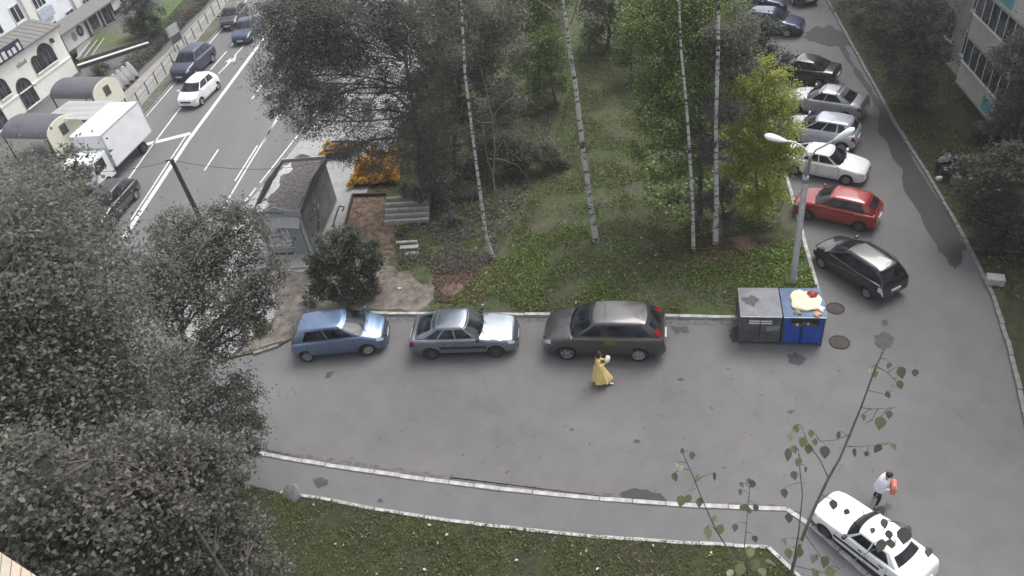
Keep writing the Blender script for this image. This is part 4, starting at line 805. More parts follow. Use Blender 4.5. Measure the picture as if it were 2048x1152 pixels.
cover('fallen_leaves', 'reddish fallen leaves on the soil at the leaning birch', 'fallen leaves', [(860, 520), (985, 500), (1010, 560), (960, 610), (870, 605)], .09, 2600, .10, LM['brown'], 97, .8, thr=-.15, h=.03, flat=2.0)
cover('fallen_leaves', 'reddish fallen leaves and dry stalks below the tall birches', 'fallen leaves', [(1270, 440), (1390, 470), (1460, 470), (1570, 480), (1560, 560), (1390, 545), (1270, 500)], .09, 3200, .11, LM['brown'], 98, .8, thr=-.05, h=.05, flat=1.5)
cover('grass', 'dull short grass of the lower lawn', 'grass', None, .09, 60000, .10, LM['weeddull'], 99, .8, poly=[tuple(p) for p in xy(low, .09)] + [(9.5, 5.0), (-14, 5.0)], thr=-.3, h=.04, flat=.15, aspect=.28)
cover('grass', 'brighter weeds in the lower lawn near the footpath', 'grass', [(560, 1000), (900, 1050), (1200, 1082), (1530, 1100), (1600, 1160), (1000, 1160), (600, 1120)], .09, 4000, .08, LM['weeddull'], 100, .9, thr=.12, h=.06, flat=.5)
cover('grass', 'dull grass of the strip before the apartment block', 'grass', [(1700, 60), (1800, 250), (1910, 430), (2000, 600), (2060, 600), (2060, 300), (1900, 150), (1800, 0)], .08, 9000, .12, LM['weeddull'], 101, .6, thr=-.1, h=.06, flat=.6)
cover('litter_scrap', 'pale scraps of litter and dry leaves lying in the grass', 'litter', [(560, 1000), (1500, 1100), (1500, 1150), (700, 1150)], .13, 26, .11, mat('pale_scrap', (.45, .43, .38), .8, var=.2), 102, .1, thr=-9, h=.02, flat=2)
cover('litter_scrap', 'pale scraps of litter on the soil of the park', 'litter', [(880, 560), (1000, 430), (1400, 440), (1560, 600), (900, 615)], .12, 30, .12, bpy.data.materials['pale_scrap'], 103, .1, thr=-9, h=.02, flat=2)

cover('fallen_leaves', 'small dry leaves scattered over the yard asphalt', 'fallen leaves', [(450, 760), (1100, 735), (1650, 720), (1950, 640), (2030, 900), (1600, 1000), (1000, 965), (520, 890)], .006, 170, .06, LM['brown'], 104, .2, thr=-9, h=.004, flat=6.0, fold=.05)
cover('fallen_leaves', 'dry leaves gathered along the kerb behind the parked cars', 'fallen leaves', [(740, 632), (1475, 640), (1475, 652), (740, 646)], .012, 200, .06, LM['brown'], 105, .8, thr=-.1, h=.01, flat=4.0, fold=.08)
# ------------------------------------------------------------------ yard furniture
# rubbish containers
def container(base_px, label, bodym, lidm, kind):
    A = G(*base_px); root = empty('rubbish_container', (A.x, A.y, 0.0), R_(-14.6), label, 'rubbish container', 'rubbish containers by the lamp post')
    W_, D_, H_ = 1.50, 1.62, 1.50
    MB().box(.03, W_ - .03, .03, D_ - .03, .10, H_ - .06).build('body', bodym, root, bevel=.015)
    for x in (0, W_ - .07):
        for y in (0, D_ - .07): MB().box(x, x + .07, y, y + .07, 0, H_ - .062).build('corner_post', lidm, root)
    MB().box(-.02, W_ + .02, -.03, D_ + .02, H_ - .06, H_).build('lid', lidm, root, bevel=.015)
    MB().box(.0, W_, -.045, -.031, H_ - .055, H_ - .012).build('lid_edge', mat('bare_steel_edge', (.5, .52, .55), .35, .6, var=.2), root)
    for k in (0, 1):
        d = MB().box(.08 + k * .68, .08 + k * .68 + .66, -.008, .03, .14, H_ - .10 if kind == 'grey' else 1.06).build('door', bodym, root, bevel=.012)
        if kind == 'grey':
            for z in (1.10, 1.21): MB().box(.33 + k * .43, .33 + k * .43 + .40, -.022, -.009, z, z + .055).build('handle_strip', mat('white_strip', (.7, .7, .7), .5, var=.1), d)
    for x in (.10, W_ - .20): MB().box(x, x + .1, .1, D_ - .1, 0.0, .10).build('skid', MT['trim'], root)
    return root, W_, D_, H_
greym = mat('container_grey_paint', (.075, .075, .08), .5, .2, var=.25, scale=2.5, c2=(.095, .095, .10)); greylid = mat('container_grey_lid', (.115, .118, .135), .4, .3, var=.25, scale=2)
bluem = mat('container_blue_paint', (.02, .075, .36), .4, .1, var=.15, scale=2.5); bluelid = mat('container_blue_lid', (.04, .085, .16), .4, .2, var=.3, scale=2.5)
c1, W_, D_, H_ = container((1476, 688), 'dark grey metal rubbish container left of the blue one', greym, greylid, 'grey')
MB().add([(.98, -.012, .72), (1.44, -.012, .80), (1.47, -.012, 1.02), (1.22, -.012, .98), (.99, -.012, .97)], [(0, 1, 2, 3, 4)]).build('paint_patch', mat('grey_touch_up_paint', (.22, .22, .225), .6, var=.1), c1)
MB().add([(.42 + .3 * math.cos(a) * (1 + .3 * math.sin(3 * a)), .85 + .28 * math.sin(a) * (1 + .25 * math.cos(5 * a)), H_ + .004) for a in [k * 2 * math.pi / 24 for k in range(24)]], [tuple(range(24))]).build('stain', mat('lid_grime', (.07, .07, .07), .7, var=.4, scale=9), c1)
c2, W_, D_, H_ = container((1560, 690), 'blue metal rubbish container with open hatch and rubbish inside', bluem, bluelid, 'blue')
MB().box(.30, 1.28, -.018, -.004, 1.05, 1.38).build('hatch_shade_panel', MT['black'], c2)  # black panel in place of the shaded inside of the open hatch
MB().box(.64, .70, -.03, -.018, .14, 1.0).build('latch_bar', mat('dark_blue_seam', (.01, .02, .10), .5, var=.1), c2)
rb = MB(); rr = random.Random(4)
for k in range(7):
    x, z, r = .38 + k * .125, 1.07 + rr.uniform(0, .12), rr.uniform(.07, .11); rb.lathe([(.02, -r), (r * .8, -r * .5), (r, 0), (r * .7, r * .6), (.02, r * .9)], 7, 'x', (x, -.03, z), k % 3)
rb.build('rubbish', [mat('brown_rubbish', (.10, .085, .05), .8, var=.4), mat('pale_rubbish', (.42, .42, .36), .7, var=.3), mat('olive_bag', (.07, .075, .035), .5, var=.3)], c2, smooth=60)
# pale sack and red bag lying on the blue lid
cc = c2.matrix_basis
def onlid(x, y, z=0): return cc @ Vector((x, y, H_ + z))
s = MB(); N_, M_ = 26, 7; vs = []
for i in range(M_):
    t = i / (M_ - 1); sc_ = math.sqrt(max(1 - t ** 2.6, 0)) if i < M_ - 1 else .02
    for k in range(N_):
        a = 2 * math.pi * k / N_; e = 1 / (abs(math.cos(a)) ** 3.2 + abs(math.sin(a)) ** 3.2) ** (1 / 3.2); w_ = 1 + .05 * math.sin(3 * a + 1) + .04 * math.sin(7 * a) + .03 * math.sin(13 * a)
        vs.append((.55 * e * w_ * math.cos(a) * (.25 + .75 * sc_), .55 * e * w_ * math.sin(a) * (.25 + .75 * sc_), .005 + .12 * t ** .7 + .018 * math.sin(5 * a + 9 * t) + .014 * math.sin(9 * a - 7 * t)))
s.add(vs, [(i * N_ + k, i * N_ + (k + 1) % N_, (i + 1) * N_ + (k + 1) % N_, (i + 1) * N_ + k) for i in range(M_ - 1) for k in range(N_)] + [tuple((M_ - 1) * N_ + k for k in range(N_))])
so_ = s.build('cream_sack', mat('cream_cloth', (.76, .67, .48), .8, var=.10, scale=3), smooth=60); so_.location = onlid(.86, .86, .004); so_.rotation_euler = (0, 0, R_(-20)); tag(so_, 'cream-coloured stuffed sack lying on the blue container lid', 'sack')
s = MB(); vs = []
for i in range(6):
    t = i / 5
    for k in range(14):
        a = 2 * math.pi * k / 14; r = .17 * math.sqrt(max(1 - t * t, .01)) * (1 + .22 * math.sin(3 * a + t * 4) + .12 * math.sin(7 * a)); vs.append((r * math.cos(a) * 1.15, r * math.sin(a), .14 * t))
s.add(vs, [(i * 14 + k, i * 14 + (k + 1) % 14, (i + 1) * 14 + (k + 1) % 14, (i + 1) * 14 + k) for i in range(5) for k in range(14)] + [tuple(range(70, 84))])
rbg = s.build('red_bag', mat('red_plastic', (.33, .045, .03), .45, var=.35, scale=12), smooth=50); rbg.location = onlid(1.14, 1.12, .12); tag(rbg, 'small crumpled red bag on top of the cream sack', 'bag')
for k, (x, y, c, lab) in enumerate([(1.36, .42, (.66, .66, .64), 'small crumpled white bag at the right edge of the blue container lid'), (1.20, .12, (.55, .30, .16), 'small orange-brown bag at the front edge of the blue container lid'), (.50, .20, (.20, .19, .12), 'small olive bag at the front of the blue container lid')]):
    o = bpy.data.objects.new('rubbish_bag', rbg.data.copy()); col.objects.link(o); o.data.materials.clear(); o.data.materials.append(mat('bag_plastic', c, .5, var=.3, scale=14)); o.location = onlid(x, y, .002); o.rotation_euler = (0, 0, k * 1.7); o.scale = (.7, .9, .6); tag(o, lab, 'bag', 'loose bags on the blue container')
# street lamp with two heads
b = G(1585, 568, .08); root = empty('street_lamp', b, 0, 'pale grey street lamp post with two white heads behind the containers', 'street lamp')
galv = mat('galvanised_steel', (.58, .59, .59), .5, .3, var=.15, scale=4); steel = mat('dull_steel', (.27, .27, .27), .5, .4, var=.2, scale=5)
def lc(x, y): return above(b, x, y) - b
top = lc(1612, 352); MB().tube([(0, 0, -.1), top * .5, top], [.135, .125, .11], 14).build('post', galv, root, smooth=50)
MB().tube([top, lc(1618, 330), lc(1620, 310)], [.06, .055, .045], 10).build('upper_post', steel, root, smooth=50)
for dx in (-.09, .09): MB().tube([top + Vector((dx, 0, -.35)), lc(1618, 318) + Vector((dx * .9, 0, 0))], .018, 6).build('bracket', steel, root)
MB().lathe([(.12, -.08), (.12, .08)], 14, 'z', tuple(top + Vector((0, 0, -.2)))).build('clamp', steel, root)
MB().lathe([(.145, -.02), (.145, .35), (.135, .37)], 14).build('base_sleeve', galv, root)
for pts, hd in [([(1619, 315), (1608, 296), (1590, 285), (1568, 281)], (1545, 275)), ([(1620, 315), (1632, 300), (1655, 288), (1672, 278)], (1695, 265))]:
    q = [lc(*p) for p in pts]; MB().tube(q, [.045, .04, .038, .036], 8).build('arm', galv, root, smooth=50)
    a = q[-1]; h_ = lc(*hd); d = (h_ - a); L_ = d.length; d.normalize(); side = d.cross(Vector((0, 0, 1))).normalized(); up = side.cross(d)
    hm = MB(); vs = []; prof = [(-.10, .03), (0, .09), (.2, .15), (.45, .19), (.62, .17), (.72, .09), (.75, .01)]
    for u_, r in prof:
        for k in range(14): q_ = 2 * math.pi * k / 14; vs.append(a + d * (u_ - .02) + side * r * math.cos(q_) + up * r * .62 * math.sin(q_))
    hm.add(vs, [(i * 14 + k, i * 14 + (k + 1) % 14, (i + 1) * 14 + (k + 1) % 14, (i + 1) * 14 + k) for i in range(6) for k in range(14)] + [tuple(range(14)), tuple(range(84, 98))])
    hm.build('lamp_head', mat('white_lamp_shell', (.85, .85, .84), .4, var=.03), root, smooth=50)
# dark pole by the main road
b = G(425, 487, .06); root = empty('utility_pole', b, 0, 'dark steel pole rising from the leaves beside the main road', 'pole'); pt = above(b, 343, 320) - b
dkst = mat('dark_steel', (.07, .072, .07), .6, .3, var=.25); MB().tube([(0, 0, -.1), pt * .5, pt], [.13, .115, .10], 12).build('post', dkst, root, smooth=50); MB().tube([pt + Vector((-.3, 0, .02)), pt + Vector((.1, 0, .02))], .03, 6).build('cross_arm', dkst, root)
for (x, y, w_, c) in [(374, 405, .38, (.65, .65, .66)), (379, 425, .34, (.55, .56, .58))]:
    p = above(b, x, y) - b; MB().box(p.x - w_ / 2 - .15, p.x + w_ / 2 - .15, p.y - .14, p.y - .12, p.z - .13, p.z + .13).build('sign_plate', mat('sign_plate_paint', c, .5, var=.15), root)
for (x, y, zz) in [(60, 330, 5.5), (640, 390, 5.2)]:
    e = G(x, y, zz) if x < 300 else G(650, 322, 3.0); a = b + pt; MB().tube([a.lerp(e, t) - Vector((0, 0, .5 * 4 * t * (1 - t))) for t in [k / 12 for k in range(13)]], .012, 5).build('overhead_wire', MT['trim']); o = bpy.data.objects[-1] if False else col.objects[-1]
    tag(o, 'thin overhead wire running left from the dark pole' if x < 300 else 'thin overhead wire running from the dark pole to the kiosk', 'wire', 'overhead wires')
# --- kiosk
k0 = G(543, 513, .06); hu = R_(-9.5); KW, KD, KH = 2.22, 4.75, 2.55
root = empty('kiosk', k0, hu, 'grey street kiosk with gravel roof and wavy cornice beside the pavement', 'kiosk')
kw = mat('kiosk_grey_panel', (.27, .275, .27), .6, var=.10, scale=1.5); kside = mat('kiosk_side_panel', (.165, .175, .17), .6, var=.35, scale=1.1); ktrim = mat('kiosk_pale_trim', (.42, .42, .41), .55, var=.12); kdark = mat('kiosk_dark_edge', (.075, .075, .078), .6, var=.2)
MB().box(0, KW, 0, KD, 0, KH).build('wall', [kw], root)
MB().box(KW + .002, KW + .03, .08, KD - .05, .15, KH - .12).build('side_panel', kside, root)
MB().box(-.25, KW + .12, -1.15, -.02, -.05, .10).build('base_slab', MT['concrete'], root, bevel=.02)
MB().box(.10, KW - .07, .10, KD - .07, KH + .01, KH + .06).build('roof', mat('gravel_roof', (.105, .097, .096), .95, var=.45, scale=5, c2=(.145, .132, .13)), root)
for k, (cx_, cy_, sx_, sy_) in enumerate([(.25, .5, .3, .5), (.28, 2.2, .22, .9), (.4, 3.9, .3, .6), (.22, 3.0, .15, .4)]):
    MB().add([(cx_ + sx_ * math.cos(a) * (1 + .35 * math.sin(3 * a + k)), cy_ + sy_ * math.sin(a) * (1 + .3 * math.cos(4 * a + k)), KH + .066 + .001 * k) for a in [q * 2 * math.pi / 22 for q in range(22)]], [tuple(range(22))]).build('pale_patch', mat('pale_roof_grit', (.5, .5, .5), .9, var=.25, scale=7), root)
def wavy(axis, length, off, sgn, name, m, seed):
    mb = MB(); n = 26; t_ = .05; vs = []
    for i in range(n):
        u_ = i / (n - 1); x = u_ * (length + .2) - .1; c = .26 + .26 * math.exp(-((u_ - .5) / .16) ** 2) - .06 * math.cos(u_ * 2 * math.pi * 2) * (1 if seed else .3)
        for o_ in (0, t_):
            for z in (KH - .22, KH + c - .12): vs.append((x, off + sgn * o_, z) if axis == 'x' else (off + sgn * o_, x, z))
    fs = []
    for i in range(n - 1):
        a, b_ = i * 4, i * 4 + 4; fs += [(a, a + 1, b_ + 1, b_), (a + 2, b_ + 2, b_ + 3, a + 3), (a + 1, a + 3, b_ + 3, b_ + 1), (a, b_, b_ + 2, a + 2)]
    fs += [(0, 2, 3, 1), (n * 4 - 4, n * 4 - 3, n * 4 - 1, n * 4 - 2)]
    return mb.add(vs, fs).build(name, m, root)
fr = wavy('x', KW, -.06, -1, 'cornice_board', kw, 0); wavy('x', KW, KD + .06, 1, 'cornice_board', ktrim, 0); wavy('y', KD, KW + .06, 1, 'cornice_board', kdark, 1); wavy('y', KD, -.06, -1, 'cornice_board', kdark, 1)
MB().box(.15, KW - .35, .02, .06, KH + .06, KH + .085).build('coping', ktrim, root); MB().box(-.05, KW + .05, KD - .03, KD + .05, KH + .16, KH + .20).build('coping', ktrim, root)
aw = MB(); vs = [(x, y, z + .12 * math.sin(x / KW * 3.1)) for (y, z) in ((-.12, KH - .28), (-.55, KH - .62), (-.52, KH - .66), (-.12, KH - .34)) for x in [k * KW / 10 - .02 for k in range(11)]]
aw.add(vs, [(r * 11 + i, r * 11 + i + 1, ((r + 1) % 4) * 11 + i + 1, ((r + 1) % 4) * 11 + i) for r in range(4) for i in range(10)] + [(0, 11, 22, 33), (10, 43, 32, 21)]).build('awning', kw, root, smooth=30)
win = MB().box(.14, 1.35, -.03, .0, .55, 1.85).build('display_window', mat('display_print', (.16, .165, .17), .35, var=.75, scale=4, c2=(.42, .42, .42)), root)
for z in (.48, 1.87): MB().box(.10, 1.4, -.06, -.002, z, z + .06).build('frame', ktrim, win)
for z in (.28, .38): MB().box(.12, 1.18, -.10, -.002, z, z + .035).build('shelf', ktrim, root)
MB().box(.06, 1.22, -.05, -.002, .05, .17).build('plinth', kdark, root)
dr = MB().box(1.46, 2.02, -.035, -.002, .06, 1.95).build('door', mat('kiosk_door_grey', (.25, .26, .258), .55, var=.06), root, bevel=.01); MB().box(1.52, 1.55, -.08, -.036, .95, 1.1).build('handle', kdark, dr)
MB().box(KW - .13, KW - .03, -.09, .02, .05, 2.1).build('corner_post', ktrim, root); MB().box(-.06, .05, -.09, .02, .05, 2.1).build('corner_post', ktrim, root)
for k in range(9):                            # raised letters too small to read, and the grape-like print on the side
    MB().box(.32 + k * .135, .40 + k * .135, -.128, -.118, KH - .02 + .05 * math.exp(-((k - 4) / 2.2) ** 2), KH + .08 + .08 * math.exp(-((k - 4) / 2.2) ** 2)).build('sign_stroke', kdark, fr)
rr = random.Random(9)
for k in range(26):
    y, z, r = 1.3 + rr.gauss(0, .45) + k * .03, .55 + k * .05 + rr.gauss(0, .14), rr.uniform(.05, .13); mb = MB(); n = 9
    mb.add([(KW + .034, y + r * math.cos(a) * (1 + .3 * math.sin(3 * a + k)), z + r * math.sin(a)) for a in [q * 2 * math.pi / n for q in range(n)]], [tuple(range(n))]); mb.build('painted_blot', mat('dark_print', (.04, .042, .04), .6, var=.3) if k % 5 else ktrim, root)
hr = MB(); hr.tube([(KW + .75, 1.2, .0), (KW + .75, 1.7, .62), (KW + .75, 2.6, .72), (KW + .8, 2.95, .80), (KW + 1.0, 3.0, .66), (KW + .92, 2.8, .58)], .045, 7); ho = hr.build('handrail', kdark, smooth=50); ho.location = k0; ho.rotation_euler = (0, 0, hu); tag(ho, 'dark curled handrail beside the kiosk wall', 'handrail')
# --- planters with orange-yellow flowers
def planter(px, w_, d_, h_, label, seed, heap):
    b = G(px[0], px[1], .06); root = empty('flower_planter', b, R_(-9.5), label, 'planter', 'planters with orange flowers'); dk = mat('planter_dark_timber', (.045, .035, .03), .7, var=.3)
    for args in ((0, w_, 0, .06), (0, w_, d_ - .06, d_), (0, .06, .06, d_ - .06), (w_ - .06, w_, .06, d_ - .06)): MB().box(args[0], args[1], args[2], args[3], 0, h_).build('board', dk, root)
    MB().box(.06, w_ - .06, .06, d_ - .06, .02, h_ - .06).build('soil', MT['redsoil'], root)
    rng = np.random.default_rng(seed); n = int(w_ * d_ * 1300); x, y = rng.uniform(-.3, w_ + .25, n), rng.uniform(-.3, d_ + .3, n)
    nz_ = np.array([mnoise.noise(Vector((u_ * 1.7, v_ * 1.7, seed))) for u_, v_ in zip(x, y)]); edge_ = np.minimum(np.minimum(x + .3, w_ + .25 - x), np.minimum(y + .3, d_ + .3 - y))
    ok = edge_ + nz_ * .45 > .12; x, y, nz_ = x[ok], y[ok], nz_[ok]; n = len(x); z = h_ * .6 + heap * np.clip(.55 + nz_ * 1.1, .08, 1.4) * np.clip(edge_[ok] * 2.2, .15, 1) * rng.uniform(.45, 1, n) + .03
    leaf_mesh('flowers', np.c_[x, y, z], .12, LM['flower'], root, seed=seed, flat=.7, aspect=.9, kind='stuff')
    m_ = rng.uniform(size=n) < .3; leaf_mesh('foliage', np.c_[x, y, z - .02][m_], .13, LM['weed'], root, seed=seed + 1, flat=.5, kind='stuff')
planter((708, 375), 2.4, 2.6, .22, 'large planter of orange and yellow flowers below the willow', 1, 1.05)
planter((652, 318), 1.5, 1.0, .6, 'small dark planter of orange flowers behind the kiosk', 2, .35)
# --- concrete steps and slabs, earth border, fallen branch
stm = mat('pale_worn_concrete', (.33, .33, .30), .85, var=.2, scale=3)
root = empty('concrete_steps', G(815, 510, .08), R_(-9.5), 'worn pale concrete steps climbing beside the reddish earth', 'steps')
b0 = root.matrix_basis.inverted()
def stepq(px0, px1, yb, yt, z0, z1):
    a = b0 @ G(px0, yb, z1); c_ = b0 @ G(px1, yt, z1); MB().box(a.x, c_.x, a.y, c_.y, -.1, z1).build('step', stm, root, bevel=.015)
for (x0, x1, yb, yt, z) in [(808, 838, 513, 504, .07), (799, 838, 500, 491, .13), (792, 835, 488, 482, .19)]: stepq(x0, x1, yb, yt, 0, z)
for k in range(5): stepq(768 + k * 1.2, 858 + k * .6, 446 - k * 11.5, 436.5 - k * 11.5, 0, .26 + .07 * k)
def board(px0, px1, z, h_, label, m, name='edging_board', w_=.09):
    a, c_ = G(*px0, z), G(*px1, z); d = c_ - a; o = MB().box(0, d.length, -w_ / 2, w_ / 2, -.05, h_).build(name, m); o.location = a; o.rotation_euler = (0, 0, math.atan2(d.y, d.x)); return tag(o, label, 'board', 'edging boards of the earth bed')
edg = mat('dark_timber', (.06, .045, .038), .8, var=.3); board((706, 393), (772, 391), .08, .18, 'dark timber edge along the top of the reddish earth', edg); board((688, 466), (706, 393), .08, .18, 'dark timber edge along the left of the reddish earth', edg)
def stick(label, pxs, r, m, z=.16, name='fallen_branch'):
    p = [G(x, y, z) for x, y in pxs]; b = p[0].copy(); o = MB().tube([q - b for q in p], [r * (1 - .5 * k / (len(p) - 1)) for k in range(len(p))], 6).build(name, m, smooth=60); o.location = b; return tag(o, label, 'branch', 'fallen branches in the clearing')
stick('pale broken branch lying in the weeds of the clearing', [(1222, 505), (1220, 478), (1235, 472), (1275, 480)], .03, MT['barkl']); stick('reddish dry branch lying below the tall birches', [(1395, 498), (1430, 496), (1470, 512), (1505, 500), (1545, 492)], .03, mat('reddish_wood', (.18, .09, .06), .9, var=.3))
for k, (x, y, s) in enumerate([(799, 577, .22), (965, 610, .14)]):
    o = MB(); o.lathe([(.3, 0), (.5, .12), (.42, .3), (.05, .36)], 7).build('pale_stone', mat('pale_rubble', (.5, .5, .47), .9, var=.2)); o = col.objects[-1]; o.location = G(x, y, .085); o.scale = (s, s * .7, s * .5); tag(o, ['pale lump of rubble on the dirt above the silver liftback', 'small pale stone at the kerb above the silver liftback'][k], 'stone', 'loose stones')
# round concrete disc at the footpath and slab at the right kerb
c = G(585, 992, .1); o = MB().lathe([(.36, -.05), (.36, .05), (.32, .07), (.05, .07)], 24).build('concrete_disc', mat('dull_concrete', (.19, .19, .18), .9, var=.25), smooth=40); o.location = c + Vector((0, 0, .10)); o.rotation_euler = (R_(38), R_(-30), 0); tag(o, 'round concrete disc leaning at the left end of the lawn kerb', 'disc')
c = G(1988, 566, .1); o = MB().box(-.32, .32, -.22, .22, -.02, .34).build('concrete_block', mat('pale_block', (.36, .36, .34), .85, var=.2), bevel=.03); o.location = c; o.rotation_euler = (0, 0, R_(-25)); tag(o, 'pale concrete block in the grass beside the right-hand kerb', 'block')
# ------------------------------------------------------------------ buildings
class Wall:
    """a vertical wall plane through P0 along dv; px() finds where the photograph shows a point of it"""
    def __init__(s, P0, dv):
        s.P = Vector((P0[0], P0[1])); d = Vector((dv[0], dv[1])).normalized(); s.d = d; s.n = Vector((-d.y, d.x))
        if s.n.dot(s.P) > 0: s.n = -s.n                              # n looks towards the camera side
        s.ang = math.atan2(d.y, d.x)
    def px(s, x, y):
        r = ray(x, y); t = s.P.dot(s.n) / (r.x * s.n.x + r.y * s.n.y); q = _C + r * t; return (Vector((q.x, q.y)) - s.P).dot(s.d), q.z
def quadbox(mb, L, s0, s1, o0, o1, z0, z1, mi=0): return mb.box(s0, s1, o0, o1, z0, z1, mi)
# local frame of each building: x along the wall, y = outward (towards the street) is negative
def building_root(name, Wl, label, cat):
    o = empty(name, (Wl.P.x, Wl.P.y, 0), Wl.ang, label, cat); return o
def yo(Wl, out_): # outward sign in local y
    loc_n = Vector((-Wl.d.y, Wl.d.x)); return out_ * (1 if loc_n.dot(Wl.n) > 0 else -1)
def wbox(Wl, parent, name, m, s0, s1, z0, z1, o0, o1, bevel=0):
    a, b_ = sorted((yo(Wl, o0), yo(Wl, o1))); return MB().box(s0, s1, a, b_, z0, z1).build(name, m, parent, bevel=bevel)
def window(Wl, parent, s, z, w_, h_, fm, mull=2, out_=0.0, pane=None, curtain=None):
    f = MB(); o0, o1 = out_ + .01, out_ + .06; t_ = .07
    def bb(s0, s1, z0, z1):
        a, b_ = sorted((yo(Wl, o0), yo(Wl, o1))); f.box(s0, s1, a, b_, z0, z1)
    bb(s - w_ / 2, s + w_ / 2, z - h_ / 2, z - h_ / 2 + t_); bb(s - w_ / 2, s + w_ / 2, z + h_ / 2 - t_, z + h_ / 2)
    for k in range(mull + 1):
        x = s - w_ / 2 + (w_ - t_) * k / mull; bb(x, x + t_, z - h_ / 2 + t_, z + h_ / 2 - t_)
    fo = f.build('window', fm, parent)
    for k in range(mull):
        x0 = s - w_ / 2 + (w_ - t_) * k / mull + t_; x1 = s - w_ / 2 + (w_ - t_) * (k + 1) / mull
        wbox(Wl, fo, 'pane', pane or MT['windglass'], x0, x1, z - h_ / 2 + t_, z + h_ / 2 - t_, out_ + .012, out_ + .03)
    wbox(Wl, fo, 'sill', fm, s - w_ / 2 - .05, s + w_ / 2 + .05, z - h_ / 2 - .07, z - h_ / 2 - .01, out_ + .005, out_ + .14)
    return fo
framew = mat('white_window_frame', (.62, .62, .62), .6, var=.08); frameg = mat('grey_window_frame', (.40, .41, .40), .6, var=.12)
# --- right: apartment block with stacked glazed balconies
W1 = Wall((24.65, 26.0), (math.cos(R_(80)), math.sin(R_(80))))
b1 = building_root('apartment_block', W1, 'grey-olive apartment block with glazed balconies at the right edge', 'building')
wallm = mat('olive_grey_render', (.21, .205, .175), .9, var=.18, scale=1.2); parm = mat('beige_parapet', (.46, .45, .42), .8, var=.12, scale=2); teal = mat('turquoise_paint', (.10, .33, .36), .7, var=.2, scale=2)
wbox(W1, b1, 'wall', wallm, -14, 48, 0, 15, -12, 0); wbox(W1, b1, 'plinth', MT['concrete'], -14, 48, 0, .55, .0, .06)
wbox(W1, b1, 'roof', mat('roof_felt', (.07, .07, .07), .9, var=.2), -14.3, 48.3, 15, 15.3, -12.3, .4)
s_end = W1.px(1919, 142)[0]
BO = 1.0
for bi in range(3):
    sA = 10.9 - 0.0 - bi * 0; z0 = .95 + bi * 2.5
    def balc(s0, s1, zb, first):
        e = wbox(W1, b1, 'balcony_slab', MT['concrete'], s0, s1, zb - .12, zb, .0, BO + .04)
        p_ = wbox(W1, e, 'parapet', parm, s0, s1, zb, zb + 1.08, BO - .05, BO); wbox(W1, e, 'parapet', parm, s1 - .05, s1, zb, zb + 1.08, .0, BO - .051)
        wbox(W1, e, 'parapet', parm, s0, s0 + .05, zb, zb + 1.08, .0, BO - .051)
        wbox(W1, e, 'rail', framew, s0 - .02, s1 + .02, zb + 1.08, zb + 1.15, BO - .10, BO + .05)
        n = int((s1 - s0) / .75)
        for k in range(n + 1): x = s0 + (s1 - s0 - .06) * k / n; wbox(W1, e, 'mullion', framew, x, x + .06, zb + 1.15, zb + 2.32, BO - .06, BO - .01)
        for k in range(n):
            x0 = s0 + (s1 - s0 - .06) * k / n + .06; x1 = s0 + (s1 - s0 - .06) * (k + 1) / n; wbox(W1, e, 'pane', MT['windglass'], x0, x1, zb + 1.15, zb + 2.32, BO - .045, BO - .025)
        wbox(W1, e, 'pane', MT['windglass'], s1 - .05, s1 - .03, zb + 1.15, zb + 2.32, .05, BO - .06); return e
    e = balc(sA - 5.2, sA, z0, bi == 0)
    if bi == 0: wbox(W1, e, 'turquoise_panel', teal, sA - 4.4, sA - 3.3, z0 + .05, z0 + .75, BO + .002, BO + .012)
    if bi == 2: wbox(W1, e, 'turquoise_panel', teal, sA - 3.6, sA - .6, z0 + .1, z0 + .95, BO + .002, BO + .012)
    balc(sA - 14, sA - 8.8, z0, False); balc(sA + 14, sA + 19.2, z0, False)
wbox(W1, b1, 'balcony_roof', MT['concrete'], 5.6, 11.0, 8.35, 8.45, 0, BO + .08)
for zf_ in (1.75, 4.25, 6.75, 9.25):
    for s_ in (12.6, 15.4, 18.6, 21.8, 3.8, .8): window(W1, b1, s_, zf_ + .25, 1.35, 1.35, frameg, 2)
# --- left: cafe with arched windows
CA, CB = G(160, 152), G(20, 262); W2 = Wall((CA.x, CA.y), (CB.x - CA.x, CB.y - CA.y)); cream = mat('cream_plaster', (.82, .81, .75), .85, var=.06, scale=1.5); roofm = mat('grey_metal_roof', (.19, .185, .18), .6, .2, var=.15, scale=2, stretch=(6, 1, 1))
b2 = building_root('cafe_building', W2, 'cream cafe with arched windows and grey sloping roof at upper left', 'building')
EH = 3.9; DEP = 2.8; LEN = 15
wbox(W2, b2, 'wall', cream, 0, LEN, 0, EH, -DEP, 0); wbox(W2, b2, 'plinth', mat('grey_stone_plinth', (.25, .25, .24), .8, var=.2), .0, LEN, 0, .35, 0, .05)
wbox(W2, b2, 'string_course', cream, 0, LEN, 1.55, 1.65, .0, .06); wbox(W2, b2, 'eave', framew, -.15, LEN, EH, EH + .10, -.2, .28)
rf = MB(); y0, y1, yb = yo(W2, .38), yo(W2, -DEP * .62), yo(W2, -DEP)
zs = [(y0, EH + .11), (y1, EH + .62), (yb, EH + .35)]
rf.add([(s_, y, z) for s_ in (-.2, LEN) for y, z in zs] + [(s_, y, z + .09) for s_ in (-.2, LEN) for y, z in zs], [(0, 1, 4, 3), (1, 2, 5, 4), (6, 9, 10, 7), (7, 10, 11, 8), (0, 3, 9, 6), (2, 8, 11, 5), (0, 6, 7, 1), (1, 7, 8, 2), (3, 4, 10, 9), (4, 5, 11, 10)]); ro = rf.build('roof', roofm, b2)
